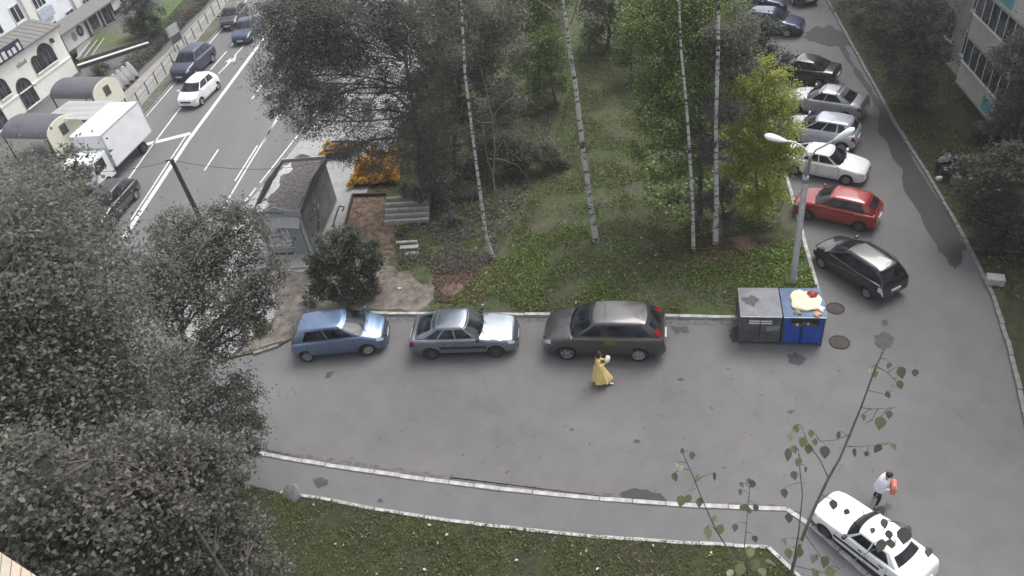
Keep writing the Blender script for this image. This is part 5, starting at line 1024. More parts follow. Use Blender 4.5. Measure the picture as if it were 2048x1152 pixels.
gb = MB(); gb.add([(s_, y, z) for s_ in (0.02, .2) for y, z in [(yo(W2, -.02), EH), (y1, EH + .58), (yo(W2, -DEP + .02), EH)]], [(0, 1, 2), (3, 5, 4), (0, 3, 4, 1), (1, 4, 5, 2), (2, 5, 3, 0)]); gb.build('gable', cream, b2)
for k in range(24):
    x = .3 + k * .6; a0 = Vector((x, zs[0][0], zs[0][1] + .10)); a1 = Vector((x, zs[1][0], zs[1][1] + .10)); MB().tube([a0, a1], .02, 4).build('roof_seam', roofm, ro)
darkglass = glassmat('dark_arch_glass', (.035, .033, .042))
def arch(s0, s1, z0, zs_, name='arched_window', depth=.06, split=None):
    n = 14; r = (s1 - s0) / 2; cx_ = (s0 + s1) / 2; pts = [(s0, z0)] + [(cx_ - r * math.cos(math.pi * k / n), zs_ + min(r, 1.0) * math.sin(math.pi * k / n)) for k in range(n + 1)] + [(s1, z0)]
    fr_ = MB(); po = [(cx_ + (x - cx_) * (1 + .09 / r), zs_ + (z - zs_) * 1.06 if z > zs_ else z) for x, z in pts]
    m = len(pts); ya, yb_ = yo(W2, .005), yo(W2, .07)
    fr_.add([(x, ya, z) for x, z in po] + [(x, yb_, z) for x, z in po] + [(x, yb_, z) for x, z in pts] + [(x, ya, z) for x, z in pts], [(i, i + 1, m + i + 1, m + i) for i in range(m - 1)] + [(m + i, m + i + 1, 2 * m + i + 1, 2 * m + i) for i in range(m - 1)] + [(2 * m + i, 2 * m + i + 1, 3 * m + i + 1, 3 * m + i) for i in range(m - 1)])
    fo = fr_.build(name, mat('dark_bronze_frame', (.07, .065, .06), .5, var=.2), b2); MB().add([(x, yo(W2, .03), z) for x, z in pts], [tuple(range(m))]).build('pane', darkglass, fo)
    wbox(W2, fo, 'sill', cream, s0 - .1, s1 + .1, z0 - .08, z0, .005, .12)
    for k in (1, 2): x = s0 + (s1 - s0) * k / 3; wbox(W2, fo, 'glazing_bar', mat('grey_bar', (.14, .14, .145), .5, var=.1), x - .025, x + .025, z0, zs_ + .3, .031, .05)
    return fo
arch(1.45, 3.0, 2.0, 2.75); arch(3.06, 3.85, 2.0, 2.75); arch(5.0, 6.35, .45, 1.75, 'arched_door'); arch(8.6, 10.0, .45, 1.75, 'arched_door'); arch(7.0, 8.0, 2.0, 2.75)
lamp_ = wbox(W2, b2, 'wall_lamp', kdark, 1.0, 1.18, 3.2, 3.5, .01, .25)
sg = wbox(W2, b2, 'sign_board', mat('dark_purple_sign', (.035, .03, .06), .5, var=.1), 4.3, 8.8, EH + .12, EH + .95, .30, .40)
rr = random.Random(3)
for k in range(7):
    x = 4.5 + k * .52; h_ = .5 if k in (0, 3) else .38; wbox(W2, sg, 'sign_stroke', framew, x, x + .34 if k % 2 else x + .28, EH + .25, EH + .25 + h_, .401, .43)
for k in range(7): wbox(W2, b2, 'sign_stroke', mat('brown_lettering', (.14, .11, .09), .7, var=.1), 4.25 + k * .16, 4.33 + k * .16, 3.05, 3.05 + (.30 if k in (0, 4) else .22), .004, .02)
# --- shop with the round emblem behind the raised lawn
SA, SB = G(155, 92, 1.0), G(188, 68, 1.0); W3 = Wall((SA.x, SA.y), (SB.x - SA.x, SB.y - SA.y)); b3 = building_root('shop_building', W3, 'low white shop with grey roof and round dark emblem at upper left', 'building')
shopw = mat('shop_white_panel', (.66, .66, .68), .6, var=.06); shopg = mat('shop_grey_panel', (.17, .17, .175), .6, var=.15)
wbox(W3, b3, 'wall', shopw, -1.2, 16, 1.0, 2.55, -1.3, 0); wbox(W3, b3, 'side_wall', shopg, -2.6, -1.202, .0, 2.55, -1.3, .02)
sr = MB(); sr.add([(s_, yo(W3, o_), z) for s_ in (-2.8, 16.2) for o_, z in ((.55, 2.62), (-1.3, 2.85), (-1.3, 2.75), (.55, 2.50))], [(0, 4, 5, 1), (1, 5, 6, 2), (2, 6, 7, 3), (3, 7, 4, 0), (0, 1, 2, 3), (4, 7, 6, 5)]); sr.build('roof', roofm, b3)
em = MB(); n = 24
for r0_, mi in ((.42, 0),): em.add([(1.05 + r0_ * math.cos(a), yo(W3, .03), 1.85 + r0_ * 1.05 * math.sin(a)) for a in [k * 2 * math.pi / n for k in range(n)]], [tuple(range(n))])
eo = em.build('round_emblem', mat('emblem_dark_purple', (.04, .03, .075), .5, var=.1), b3); MB().add([(1.05 + .2 * math.cos(a), yo(W3, .036), 1.85 + .22 * math.sin(a)) for a in [k * 2 * math.pi / n for k in range(n)]], [tuple(range(n))]).build('emblem_centre', mat('emblem_grey', (.20, .19, .25), .5, var=.1), eo)
MB().add([(.15 + .3 * math.cos(a), yo(W3, .03), 1.75 + .36 * math.sin(a)) for a in [k * 2 * math.pi / n for k in range(n)]], [tuple(range(n))]).build('printed_figure', mat('printed_beige', (.30, .29, .25), .6, var=.5, scale=9), b3)
for s_ in (1.95, 4.0, 5.4, 8.4): wbox(W3, b3, 'pillar', kdark, s_, s_ + .14, 1.0, 2.6, .01, .2)
for s_ in (3.1, 6.5, 9.6, 12): window(W3, b3, s_, 1.85, 1.2, 1.3, shopg, 2)
for s_ in (4.5, 7.2): wbox(W3, b3, 'shop_door', MT['windglass'], s_, s_ + .8, 1.02, 2.4, .01, .04)
wbox(W3, b3, 'advert_panel', framew, 5.7, 7.0, 1.7, 2.6, .3, .36)
# --- white apartment block behind them
W4 = Wall((-37.7, 43.0), (math.cos(R_(80.5)), math.sin(R_(80.5)))); b4 = building_root('panel_block', W4, 'white panel apartment block in the top left corner', 'building'); pw = mat('white_panel', (.76, .78, .81), .8, var=.05, scale=.8)
wbox(W4, b4, 'wall', pw, -6, 62, 0, 16, -11, 0)
for s_ in range(-3, 62, 6): wbox(W4, b4, 'pilaster', mat('pale_cream_panel', (.70, .69, .66), .8, var=.05), s_ + .0, s_ + .9, 0, 15.9, .0, .22)
wbox(W4, b4, 'roof', mat('dark_roof', (.1, .1, .1), .9, var=.2), -6.2, 62.2, 16, 16.3, -11.2, .3)
for fl in range(5):
    for k in range(17):
        s_ = -.9 + k * 3.0
        if s_ < 8 or s_ > 46 or fl > 3: continue
        window(W4, b4, s_, 2.2 + fl * 2.6, 1.25 if k % 2 else 1.6, 1.25, framew, 2 if k % 2 else 3)
        if k % 2 == 0: wbox(W4, b4, 'balcony_panel', mat('blue_grey_panel', (.40, .45, .52), .7, var=.1), s_ - 1.0, s_ + 1.0, 2.2 + fl * 2.6 - 1.5, 2.2 + fl * 2.6 - .75, .02, .25)
# --- raised lawn with retaining wall
RA, RB = G(157, 131, 1.0), G(296, 86, 1.0); rw_ = Vector((RB.x - RA.x, RB.y - RA.y)); W5 = Wall((RA.x, RA.y), rw_); b5 = building_root('retaining_wall', W5, 'white retaining wall with dark coping below the raised lawn', 'wall'); LR = rw_.length
pz = mat('whitewashed_wall', (.66, .65, .66), .85, var=.08); o = wbox(W5, b5, 'wall', pz, 0, LR, 0, .72, -.2, 0); wbox(W5, b5, 'coping', kdark, -.05, LR + .05, .72, .98, -.26, .05); wbox(W5, b5, 'cap', framew, -.05, LR + .05, .981, 1.03, -.28, .08)
rl = [tuple(G(x, y, .94)[:2]) for x, y in [(156, 121), (291, 78), (330, 40), (420, -60), (250, -60), (205, 45), (152, 92)]]; sheet('raised_lawn', rl, .95, soilgrass('raised_lawn_grass', (.12, .115, .095), (.16, .15, .13), (.07, .10, .04), (.12, .17, .06), .5, .25), .9)
rs = [tuple(G(x, y, .955)[:2]) for x, y in [(152, 92), (205, 45), (250, 5), (262, 20), (190, 70), (158, 118)]]; sheet('shop_forecourt', rs, .957, mat('forecourt_paving', (.22, .215, .215), .85, var=.2, scale=1))
for k in range(5): a = G(152 + k * 8, 118 - k * 2, 1.0); c_ = G(180 + k * 7, 84 - k * 2, 1.0); o = MB().tube([a, c_], .022, 5).build('ramp_rail', kdark if k % 2 else framew, smooth=50); tag(o, ['dark ramp rail nearest the cafe corner', 'pale ramp rail next to the cafe corner', 'middle dark ramp rail on the raised lawn', 'pale ramp rail second from the lawn', 'dark ramp rail nearest the lawn'][k], 'rail', 'ramp rails before the shop')
# --- canopies in front of the cafe
def canopy(cpx, zc_, label, w_, l_, ang, gable=True):
    c = G(cpx[0], cpx[1], zc_); root = empty('barrel_canopy', (c.x, c.y, 0), ang, label, 'canopy', 'barrel canopies before the cafe'); dark = mat('slate_canopy_sheet', (.125, .125, .145), .45, .1, var=.15, scale=2); n = 12; vs = []; r = w_ / 2; hh = .75
    for x in (-l_ / 2, l_ / 2):
        for off in (0, .05):
            for k in range(n + 1): a = math.pi * k / n; vs.append((x, -(r - off) * math.cos(a), zc_ - .3 + (hh - off) * math.sin(a)))
    m = n + 1; mb = MB(); mb.add(vs, [(i, i + 1, 2 * m + i + 1, 2 * m + i) for i in range(n)] + [(m + i, 3 * m + i, 3 * m + i + 1, m + i + 1) for i in range(n)] + [(i, m + i, m + i + 1, i + 1) for i in range(n)] + [(2 * m + i, 2 * m + i + 1, 3 * m + i + 1, 3 * m + i) for i in range(n)]); mb.build('vault', dark, root, smooth=40)
    yel = mat('pale_yellow_gable', (.74, .73, .60), .7, var=.06); pts = [(-r * math.cos(math.pi * k / n), zc_ - .3 + hh * math.sin(math.pi * k / n)) for k in range(n + 1)]
    g_ = MB(); pp = [(r, .0 + zc_ - 1.5), (-r, zc_ - 1.5)]; po = pts + pp; g_.add([(l_ / 2 + .03, y, z) for y, z in po] + [(l_ / 2 + .10, y, z) for y, z in po], [tuple(range(len(po))), tuple(range(2 * len(po) - 1, len(po) - 1, -1))] + [(k, (k + 1) % len(po), len(po) + (k + 1) % len(po), len(po) + k) for k in range(len(po))]); go = g_.build('gable', yel, root)
    MB().box(l_ / 2 + .101, l_ / 2 + .13, -.28, .28, zc_ - .65, zc_ + .0).build('sign_plate', kdark, go)
    for x in (-l_ / 2 + .1, l_ / 2 - .1):
        for y in (-r + .05, r - .05): MB().tube([(x, y, 0), (x, y, zc_ - .3)], .05, 8).build('post', dkst, root)
    return root
canopy((165, 172), 1.9, 'slate barrel canopy with pale yellow end above the pergola', 2.7, 3.6, R_(-20)); canopy((75, 248), 1.9, 'slate barrel canopy with pale yellow end at the left edge', 2.8, 3.6, R_(-20))
c = G(158, 218, 2.1); root = empty('slatted_pergola', (c.x, c.y, 0), R_(-20), 'white slatted pergola between the two barrel canopies', 'pergola')
for k in range(15): MB().box(-1.9, 1.9, -1.25 + k * .17, -1.18 + k * .17, 1.98, 2.05).build('slat', framew, root)
for x in (-1.8, 0, 1.8): MB().box(x - .04, x + .04, -1.35, 1.35, 1.88, 1.975).build('beam', framew, root)
for x in (-1.8, 1.8):
    for y in (-1.25, 1.25): MB().box(x - .05, x + .05, y - .05, y + .05, 0, 1.878).build('post', framew, root)
# white stands in a row, box hedge, path, fence, board
whs = mat('white_stand_panel', (.74, .74, .74), .5, var=.05)
for k in range(5):
    p = G(238 + k * 9.2, 190 - k * 8.3); root = empty('display_stand', (p.x, p.y, 0), R_(75), ['white curved stand on black feet nearest the canopy', 'second white curved stand from the canopy', 'middle white curved stand of the row of five', 'second white curved stand from the hedge', 'white curved stand on black feet nearest the hedge'][k], 'stand', 'white stands on the far pavement'); mb = MB(); vs = []
    for i in range(9):
        t = i / 8; w_ = .06 + .30 * math.sin(math.pi * min(1, .12 + t * .80)); z = .18 + 1.25 * t; x = -.55 * t + .25 * t * t; vs += [(x, -w_, z), (x + .05, 0, z + .02), (x, w_, z), (x - .03, w_ * .9, z), (x - .03, -w_ * .9, z)]
    mb.add(vs, [(i * 5 + q, i * 5 + (q + 1) % 5, i * 5 + 5 + (q + 1) % 5, i * 5 + 5 + q) for i in range(8) for q in range(5)] + [(0, 1, 2, 3, 4), (40, 41, 42, 43, 44)]); mb.build('panel', whs, root, smooth=40)
    MB().lathe([(.05, 0), (.14, .05), (.14, .14), (.05, .20)], 12).build('foot', MT['black'], root, smooth=40)
sheet('far_path', xy([(120, 330), (228, 205), (290, 145), (352, 85), (430, 0), (470, -50), (492, -50), (452, 8), (395, 80), (330, 155), (262, 235), (150, 370)], .03), .03, MT['farpath'], .08)
sheet('far_verge', xy([(150, 372), (262, 236), (330, 156), (395, 81), (452, 9), (492, -50), (512, -48), (450, 40), (368, 132), (287, 228), (200, 332)], .05), .05, soilgrass('verge_grass', (.12, .115, .10), (.16, .155, .135), (.085, .095, .06), (.12, .13, .08), .5, .5), .09)
kerb(xy([(205, 332), (290, 229), (370, 135), (450, 44), (520, -42)], .1), .12, KSG, 1.5)
A = G(262, 232, .05); B = G(452, 5, .05); d = B - A; L = d.length; root = empty('roadside_fence', A, math.atan2(d.y, d.x), 'low grey metal fence between the far path and the main road', 'fence')
for k in range(14): MB().box(k * L / 13 - .03, k * L / 13 + .03, -.03, .03, 0, .95).build('post', dkst, root)
for z in (.45, .88): MB().box(0, L, -.018, .018, z, z + .045).build('rail', mat('thin_grey_rail', (.22, .22, .22), .6, var=.1), root)
A = G(262, 148); B = G(436, -22); d = B - A; L = d.length; rng = np.random.default_rng(41); n = 16000; root = empty('clipped_hedge', A, math.atan2(d.y, d.x), 'long dark clipped hedge along the far path', 'hedge')
x = rng.uniform(0, L, n); y = rng.uniform(-.6, .6, n); z = rng.uniform(.1, .85, n) + .12 * np.sin(x * 1.3); leaf_mesh('foliage', np.c_[x, y, z], .14, LM['greybr'], root, seed=42, kind='stuff')
st = MB()
for k in range(40): MB().tube([(k * L / 40 + .2, 0, 0), (k * L / 40 + .25, .1, .7)], .02, 4).build('stem', MT['bark'], root)
A = G(352, 104); B = G(367, 93); d = B - A; root = empty('information_board', A, math.atan2(d.y, d.x), 'pale information board on two tall legs beside the far path', 'board'); hb = above(A, 336, 56).z
for x in (0, d.length + .2): MB().box(x - .04, x + .04, -.04, .04, 0, hb).build('leg', steel, root)
MB().box(-.1, d.length + .3, -.03, .03, hb - .75, hb).build('panel', mat('grey_board', (.40, .41, .42), .6, var=.15), root); MB().box(0, d.length + .2, -.035, .035, hb - 1.35, hb - .85).build('lower_panel', kdark, root)
b = G(288, 70, .95); tree('round_tree', 'round grey-green tree on the raised lawn at upper left', 'tree', None, b, [(above(b, 270, 20), 1.1), (above(b, 300, 25), 1.1), (above(b, 285, 50), 1.0), (above(b, 265, 50), .8), (above(b, 310, 45), .8), (above(b, 285, -5), 1.0)], LM['teal'], MT['bark'], .13, 9000, above(b, 285, 30), .1, seed=43, tuft=26)
for k, (x, y, r) in enumerate([(208, 150, .6), (240, 118, .5), (232, 30, .9)]): b = G(x, y, .0 if k < 2 else .95); tree('bush', ['dark clipped bush at the foot of the retaining wall', 'grey bush right of the retaining wall foot', 'grey bush in front of the shop'][k], 'bush', 'bushes', b, [(b + Vector((0, 0, r * .7)), (r, r, r * .8))], LM['dkgreen' if k == 0 else 'greybr'], MT['bark'], .12, 1800, b + Vector((0, 0, r)), .03, seed=44 + k, tuft=20)
# ------------------------------------------------------------------ people
skin = mat('skin_tone', (.42, .27, .20), .6, var=.08); hairb = mat('dark_hair', (.02, .016, .014), .55, var=.2)
def figure(label, loc_, hd, J, mats, h=1.65, group=None, hairshape='short', hair=None, bulk=None):
    """J: joints in metres for a 1.65 m person, x forward, y left; mats: top, sleeves, legs, shoes"""
    root = empty('person', loc_, hd, label, 'person', group); k = h / 1.65
    names = list(J); V = {n: Vector(J[n]) * k for n in names}
    rad = dict(pelvis=.125, belly=.118, chest=.135, neck=.05, head0=.075, head=.098, crown=.07, shl=.062, shr=.062, ell=.043, elr=.043, wrl=.03, wrr=.03, hipl=.085, hipr=.085, knl=.058, knr=.058, anl=.042, anr=.042, tol=.035, tor=.035)
    for q_, v_ in (bulk or {}).items(): rad[q_] *= v_
    ed = [('pelvis', 'belly', 0), ('belly', 'chest', 0), ('chest', 'neck', 0), ('neck', 'head0', 4), ('head0', 'head', 4), ('head', 'crown', 4), ('chest', 'shl', 1), ('shl', 'ell', 1), ('ell', 'wrl', 1), ('chest', 'shr', 1), ('shr', 'elr', 1), ('elr', 'wrr', 1), ('pelvis', 'hipl', 2), ('hipl', 'knl', 2), ('knl', 'anl', 2), ('anl', 'tol', 3), ('pelvis', 'hipr', 2), ('hipr', 'knr', 2), ('knr', 'anr', 2), ('anr', 'tor', 3)]
    for s in 'lr':                             # palm and five fingers
        e, w_ = V['el' + s], V['wr' + s]; d = (w_ - e).normalized(); a = d.cross(Vector((0, 0, 1)))
        a = a.normalized() if a.length > .1 else Vector((0, 1, 0)); V['pa' + s] = w_ + d * .06; rad['pa' + s] = .026; ed.append(('wr' + s, 'pa' + s, 4))
        for q, (off, ln) in enumerate([(-.036, .055), (-.024, .08), (-.008, .09), (.009, .085), (.025, .065)]):
            b_ = w_ + d * (.03 if q == 0 else .075) + a * off; f1 = b_ + d * ln * .55 + a * off * .5; f2 = f1 + d * ln * .35 + Vector((0, 0, -.02))
            for nm, p, r in ((f'f{s}{q}a', b_, .011), (f'f{s}{q}b', f1, .0095), (f'f{s}{q}c', f2, .008)): V[nm] = p; rad[nm] = r
            ed += [('pa' + s, f'f{s}{q}a', 4), (f'f{s}{q}a', f'f{s}{q}b', 4), (f'f{s}{q}b', f'f{s}{q}c', 4)]
    ids = {n: i for i, n in enumerate(V)}; me = bpy.data.meshes.new('body'); me.from_pydata([tuple(v) for v in V.values()], [(ids[a], ids[b_]) for a, b_, _ in ed], [])
    o = bpy.data.objects.new('body', me); col.objects.link(o); o.modifiers.new('s', 'SKIN'); sv = me.skin_vertices[0].data
    for n, i in ids.items(): r = rad[n] * k; sv[i].radius = (r, r * (.82 if n in ('pelvis', 'belly', 'chest') else 1)); sv[i].use_root = n == 'pelvis'
    ss = o.modifiers.new('u', 'SUBSURF'); ss.levels = 1; ss.render_levels = 1
    bpy.context.view_layer.update(); nm = bpy.data.meshes.new_from_object(o.evaluated_get(bpy.context.evaluated_depsgraph_get())); bpy.data.objects.remove(o)
    for m_ in list(mats) + [skin]: nm.materials.append(m_)
    segs = [(np.array(V[a]), np.array(V[b_]), mi) for a, b_, mi in ed]; pc = np.empty(len(nm.polygons) * 3); nm.polygons.foreach_get('center', pc); pc = pc.reshape(-1, 3); best = np.full(len(pc), 9.); mi_ = np.zeros(len(pc), int)
    for a, b_, mi in segs:
        ab = b_ - a; t = np.clip(((pc - a) @ ab) / (ab @ ab + 1e-9), 0, 1); dd = np.linalg.norm(pc - (a + t[:, None] * ab), axis=1); s_ = dd < best; best[s_] = dd[s_]; mi_[s_] = mi
    nm.polygons.foreach_set('material_index', mi_.astype(np.int32)); nm.shade_smooth(); nm.name = 'body'
    bo = bpy.data.objects.new('body', nm); col.objects.link(bo); bo.parent = root
    # hair cap and face
    hp, cp = V['head'], V['crown']; up = (cp - V['head0']).normalized(); fw = Vector((1, 0, 0)); fw = (fw - up * fw.dot(up)).normalized(); sd_ = up.cross(fw); hm = MB(); vs = []; n = 16; R0 = .118 * k
    rows_ = [(-.55, .86) if hairshape == 'long' else (-.25, .92), (.0, 1.0), (.35, .97), (.65, .80), (.88, .50), (1.0, .05)]
    if hairshape == 'long': rows_ = [(-1.9, .62), (-1.2, .80)] + rows_
    for z, r in rows_:
        for q in range(n):
            a = 2 * math.pi * q / n; rr_ = r * R0 * (1 if math.cos(a) < .35 or z > .55 else .80); vs.append(hp + up * (z * R0 * 1.05) - fw * .018 + fw * rr_ * math.cos(a) + sd_ * rr_ * math.sin(a) * .9)
    hm.add(vs, [(i * n + q, i * n + (q + 1) % n, (i + 1) * n + (q + 1) % n, (i + 1) * n + q) for i in range(len(rows_) - 1) for q in range(n) if rows_[i][0] > .3 or math.cos(2 * math.pi * (q + .5) / n) < .45] + [tuple((len(rows_) - 1) * n + q for q in range(n))]); hm.build('hair', hair or hairb, root, smooth=60)
    for s in (-1, 1): p = hp + fw * .092 * k + sd_ * .035 * s * k + up * .0; MB().lathe([(.002, -.008), (.011, 0), (.002, .008)], 8, 'x', tuple(p)).build('eye', MT['trim'], root)
    p = hp + fw * .10 * k - up * .02; MB().lathe([(.004, .02), (.013, -.012), (.004, -.02)], 7, 'z', tuple(p)).build('nose', skin, root)
    p = hp + fw * .088 * k - up * .055; MB().box(p.x - .006, p.x + .006, p.y - .022, p.y + .022, p.z - .006, p.z + .006).build('mouth', mat('lip', (.30, .10, .09), .5, var=.1), root)
    return root, V
yel = mat('yellow_dress_cloth', (.72, .55, .21), .8, var=.10, scale=6); whs_ = mat('white_shoe', (.7, .7, .7), .5, var=.1)
J = dict(pelvis=(.02, 0, .92), belly=(.03, 0, 1.05), chest=(.07, 0, 1.24), neck=(.09, 0, 1.39), head0=(.11, 0, 1.46), head=(.135, 0, 1.53), crown=(.145, 0, 1.59), shl=(.07, .16, 1.33), shr=(.07, -.16, 1.33), ell=(.05, .22, 1.08), elr=(.07, -.23, 1.08), wrl=(.27, .12, 1.14), wrr=(.29, -.12, 1.14), hipl=(.02, .09, .88), hipr=(.02, -.09, .88), knl=(-.06, .09, .48), knr=(.24, -.09, .50), anl=(-.16, .09, .08), anr=(.44, -.09, .08), tol=(-.02, .09, .04), tor=(.60, -.09, .05))
pl, V = figure('dark-haired person in a long yellow dress walking past the grey SUV', G(1196, 766), R_(-12), J, [yel, yel, skin, whs_], 1.66, hairshape='long', bulk=dict(shl=1.45, shr=1.45, ell=1.6, elr=1.6, wrl=1.15, wrr=1.15, chest=1.12))
sk = MB(); vs = []; n = 36; rows_ = [(1.06, .125, .14, .03), (.95, .17, .19, .05), (.75, .22, .22, .09), (.5, .28, .26, .13), (.3, .34, .30, .16), (.22, .355, .31, .165)]
for z, rx, ry, cx_ in rows_:
    f_ = (1.06 - z) / .85
    for q in range(n): a = 2 * math.pi * q / n; w_ = 1 + .13 * f_ * math.sin(6 * a + 1.2) + .08 * f_ * math.sin(11 * a) + .06 * f_ * math.sin(2 * a); vs.append((cx_ + rx * w_ * math.cos(a), ry * w_ * math.sin(a), z + .02 * f_ * math.sin(5 * a)))
sk.add(vs, [(i * n + q, i * n + (q + 1) % n, (i + 1) * n + (q + 1) % n, (i + 1) * n + q) for i in range(5) for q in range(n)]).build('skirt', yel, pl, smooth=60)
bp = pl.matrix_basis @ Vector((.40, 0, 1.27)); bu = MB(); vs = []
for i in range(7):
    t = i / 6
    for q in range(12): a = 2 * math.pi * q / 12; r = (.03 + .10 * math.sin(math.pi * (.1 + .85 * t))) * (1 + .15 * math.sin(3 * a + 2)); vs.append((r * .7 * math.cos(a), r * 1.25 * math.sin(a), -.14 + .30 * t))
bu.add(vs, [(i * 12 + q, i * 12 + (q + 1) % 12, (i + 1) * 12 + (q + 1) % 12, (i + 1) * 12 + q) for i in range(6) for q in range(12)] + [tuple(range(12)), tuple(range(72, 84))]); o = bu.build('pale_bundle', mat('pale_cream_cloth', (.72, .68, .52), .8, var=.08), smooth=60); o.location = bp; o.rotation_euler = (0, .5, R_(-12)); tag(o, 'pale cream bundle held by the person in yellow', 'bundle')
wj = mat('white_jacket', (.68, .68, .74), .7, var=.06); dkt = mat('dark_trousers', (.022, .018, .028), .8, var=.2); dks = mat('dark_shoe', (.03, .03, .03), .5, var=.1)
J2 = dict(J); J2.update(pelvis=(-.02, 0, .90), belly=(0, 0, 1.04), chest=(.05, 0, 1.23), neck=(.10, 0, 1.38), head0=(.13, 0, 1.44), head=(.16, 0, 1.51), crown=(.175, 0, 1.57), ell=(.03, .25, 1.07), elr=(.03, -.25, 1.07), wrl=(.25, .14, .98), wrr=(.25, -.14, .98), hipl=(-.02, .10, .86), hipr=(-.02, -.10, .86), knl=(.02, .17, .48), knr=(.04, -.18, .48), anl=(-.06, .22, .08), anr=(-.02, -.24, .08), tol=(.1, .24, .04), tor=(.12, -.26, .04))
def puffy(V): pass
pr, V = figure('dark-haired person in a white jacket standing beside the old white saloon', G(1751, 1005), R_(-25), J2, [wj, wj, dkt, dks], 1.58, bulk=dict(shl=1.4, shr=1.4, ell=1.5, elr=1.5))
jk = MB(); vs = []
for z, rx, ry, cx_ in [(1.36, .07, .12, .07), (1.30, .14, .21, .06), (1.15, .165, .215, .04), (.98, .17, .21, .01), (.80, .18, .215, .0)]:
    for q in range(20): a = 2 * math.pi * q / 20; w_ = 1 + .04 * math.sin(5 * a + z * 9); vs.append((cx_ + rx * w_ * math.cos(a), ry * w_ * math.sin(a), z * 1.58 / 1.65))
jk.add(vs, [(i * 20 + q, i * 20 + (q + 1) % 20, (i + 1) * 20 + (q + 1) % 20, (i + 1) * 20 + q) for i in range(4) for q in range(20)]).build('jacket', wj, pr, smooth=60)
bg_ = MB(); bg_.box(-.07, .07, -.19, .19, -.20, .14).box(-.05, .05, -.15, .15, .14, .18); o = bg_.build('salmon_bag', mat('salmon_bag_cloth', (.62, .20, .16), .7, var=.12), bevel=.03); o.location = pr.matrix_basis @ Vector((.34, -.02, .98)); o.rotation_euler = (0, 0, R_(-25)); tag(o, 'salmon pink bag held by the person in the white jacket', 'bag')
# bench with two seated people by the right-hand kerb
bb = G(1897, 350, .08); bh = R_(80); root = empty('bench', bb, bh, 'low wooden bench under the two seated people', 'bench'); wd = mat('grey_weathered_wood', (.19, .17, .15), .85, var=.25, scale=5)
for k in range(3): MB().box(-.95, .95, -.18 + k * .125, -.07 + k * .125, .40, .44).build('plank', wd, root)
for x in (-.75, .75): MB().box(x - .05, x + .05, -.18, .18, 0, .399).build('leg', MT['concrete'], root)
SJ = dict(J); SJ.update(pelvis=(-.02, 0, .53), belly=(.02, 0, .66), chest=(.09, 0, .86), neck=(.14, 0, 1.0), head0=(.18, 0, 1.07), head=(.22, 0, 1.14), crown=(.24, 0, 1.20), shl=(.10, .17, .94), shr=(.10, -.17, .94), ell=(.16, .23, .72), elr=(.16, -.23, .72), wrl=(.36, .12, .66), wrr=(.36, -.12, .66), hipl=(0, .09, .52), hipr=(0, -.09, .52), knl=(.42, .12, .52), knr=(.42, -.12, .52), anl=(.46, .12, .08), anr=(.42, -.14, .08), tol=(.58, .13, .04), tor=(.55, -.15, .04))
def seat_at(dx): return bb + Vector((math.cos(bh) * dx, math.sin(bh) * dx, 0)) + Vector((-.0, 0, 0))
figure('person in a lilac-grey top and dark trousers sitting on the bench', seat_at(.32), bh + R_(90), SJ, [mat('lilac_grey_top', (.34, .31, .40), .8, var=.1), bpy.data.materials['lilac_grey_top'], dkt, dks], 1.65, 'people sitting on the bench')
figure('person in black clothes sitting on the right end of the bench', seat_at(-.45), bh + R_(90), SJ, [dkt, dkt, dkt, dks], 1.68, 'people sitting on the bench', 'long')
o = MB().box(-.14, .14, -.10, .10, 0, .22).build('white_bag', mat('white_plastic_bag', (.62, .64, .62), .5, var=.1), bevel=.04); o.location = G(1894, 356, .08) + Vector((-.45, -.1, 0)); tag(o, 'white bag on the ground in front of the bench', 'bag')
# ------------------------------------------------------------------ close foreground
# tall poplar shoots just below the camera, leaves one by one
lfb = MB(); pts = [(-.5, 0, 0), (-.42, .22, .04), (-.2, .38, .06), (.08, .33, .05), (.3, .16, .02), (.5, 0, -.05)]
vs = [(x, 0, z * .3) for x, y, z in pts] + [(x, y, z + .02) for x, y, z in pts[1:-1]] + [(x, -y, z + .02) for x, y, z in pts[1:-1]]
lfb.add(vs, [(0, 1, 6), (1, 2, 7, 6), (2, 3, 8, 7), (3, 4, 9, 8), (4, 5, 9), (0, 10, 1), (1, 10, 11, 2), (2, 11, 12, 3), (3, 12, 13, 4), (4, 13, 5)]); o = lfb.build('leaf', MT['bark'], recalc=False); PL = o.data; bpy.data.objects.remove(o)
PLM = []
for c in [(.14, .165, .09), (.12, .13, .10), (.20, .22, .10), (.13, .13, .12), (.32, .33, .22)]:
    me = PL.copy(); me.materials.clear(); m_ = leafmat('poplar_leaf_tone', [(0, c), (1, [x * 1.1 for x in c])]); me.materials.append(m_); PLM.append(me)
dep = 4.6
foot = D(1575, 1210, dep); gb_ = Vector((foot.x + .25, foot.y - .9, .09)); root = empty('poplar_sapling', gb_, 0, 'leafy poplar shoots close to the camera at the lower right', 'sapling')
def W(px, py, d=dep): return D(px, py, d) - gb_
tw = mat('poplar_twig', (.085, .08, .07), .8, var=.3)
MB().tube([(0, 0, -.1), W(1575, 1210) * .5 + Vector((0, 0, 0)), W(1575, 1210)], [.11, .07, .022], 10).build('trunk', MT['barkl'], root, smooth=60)
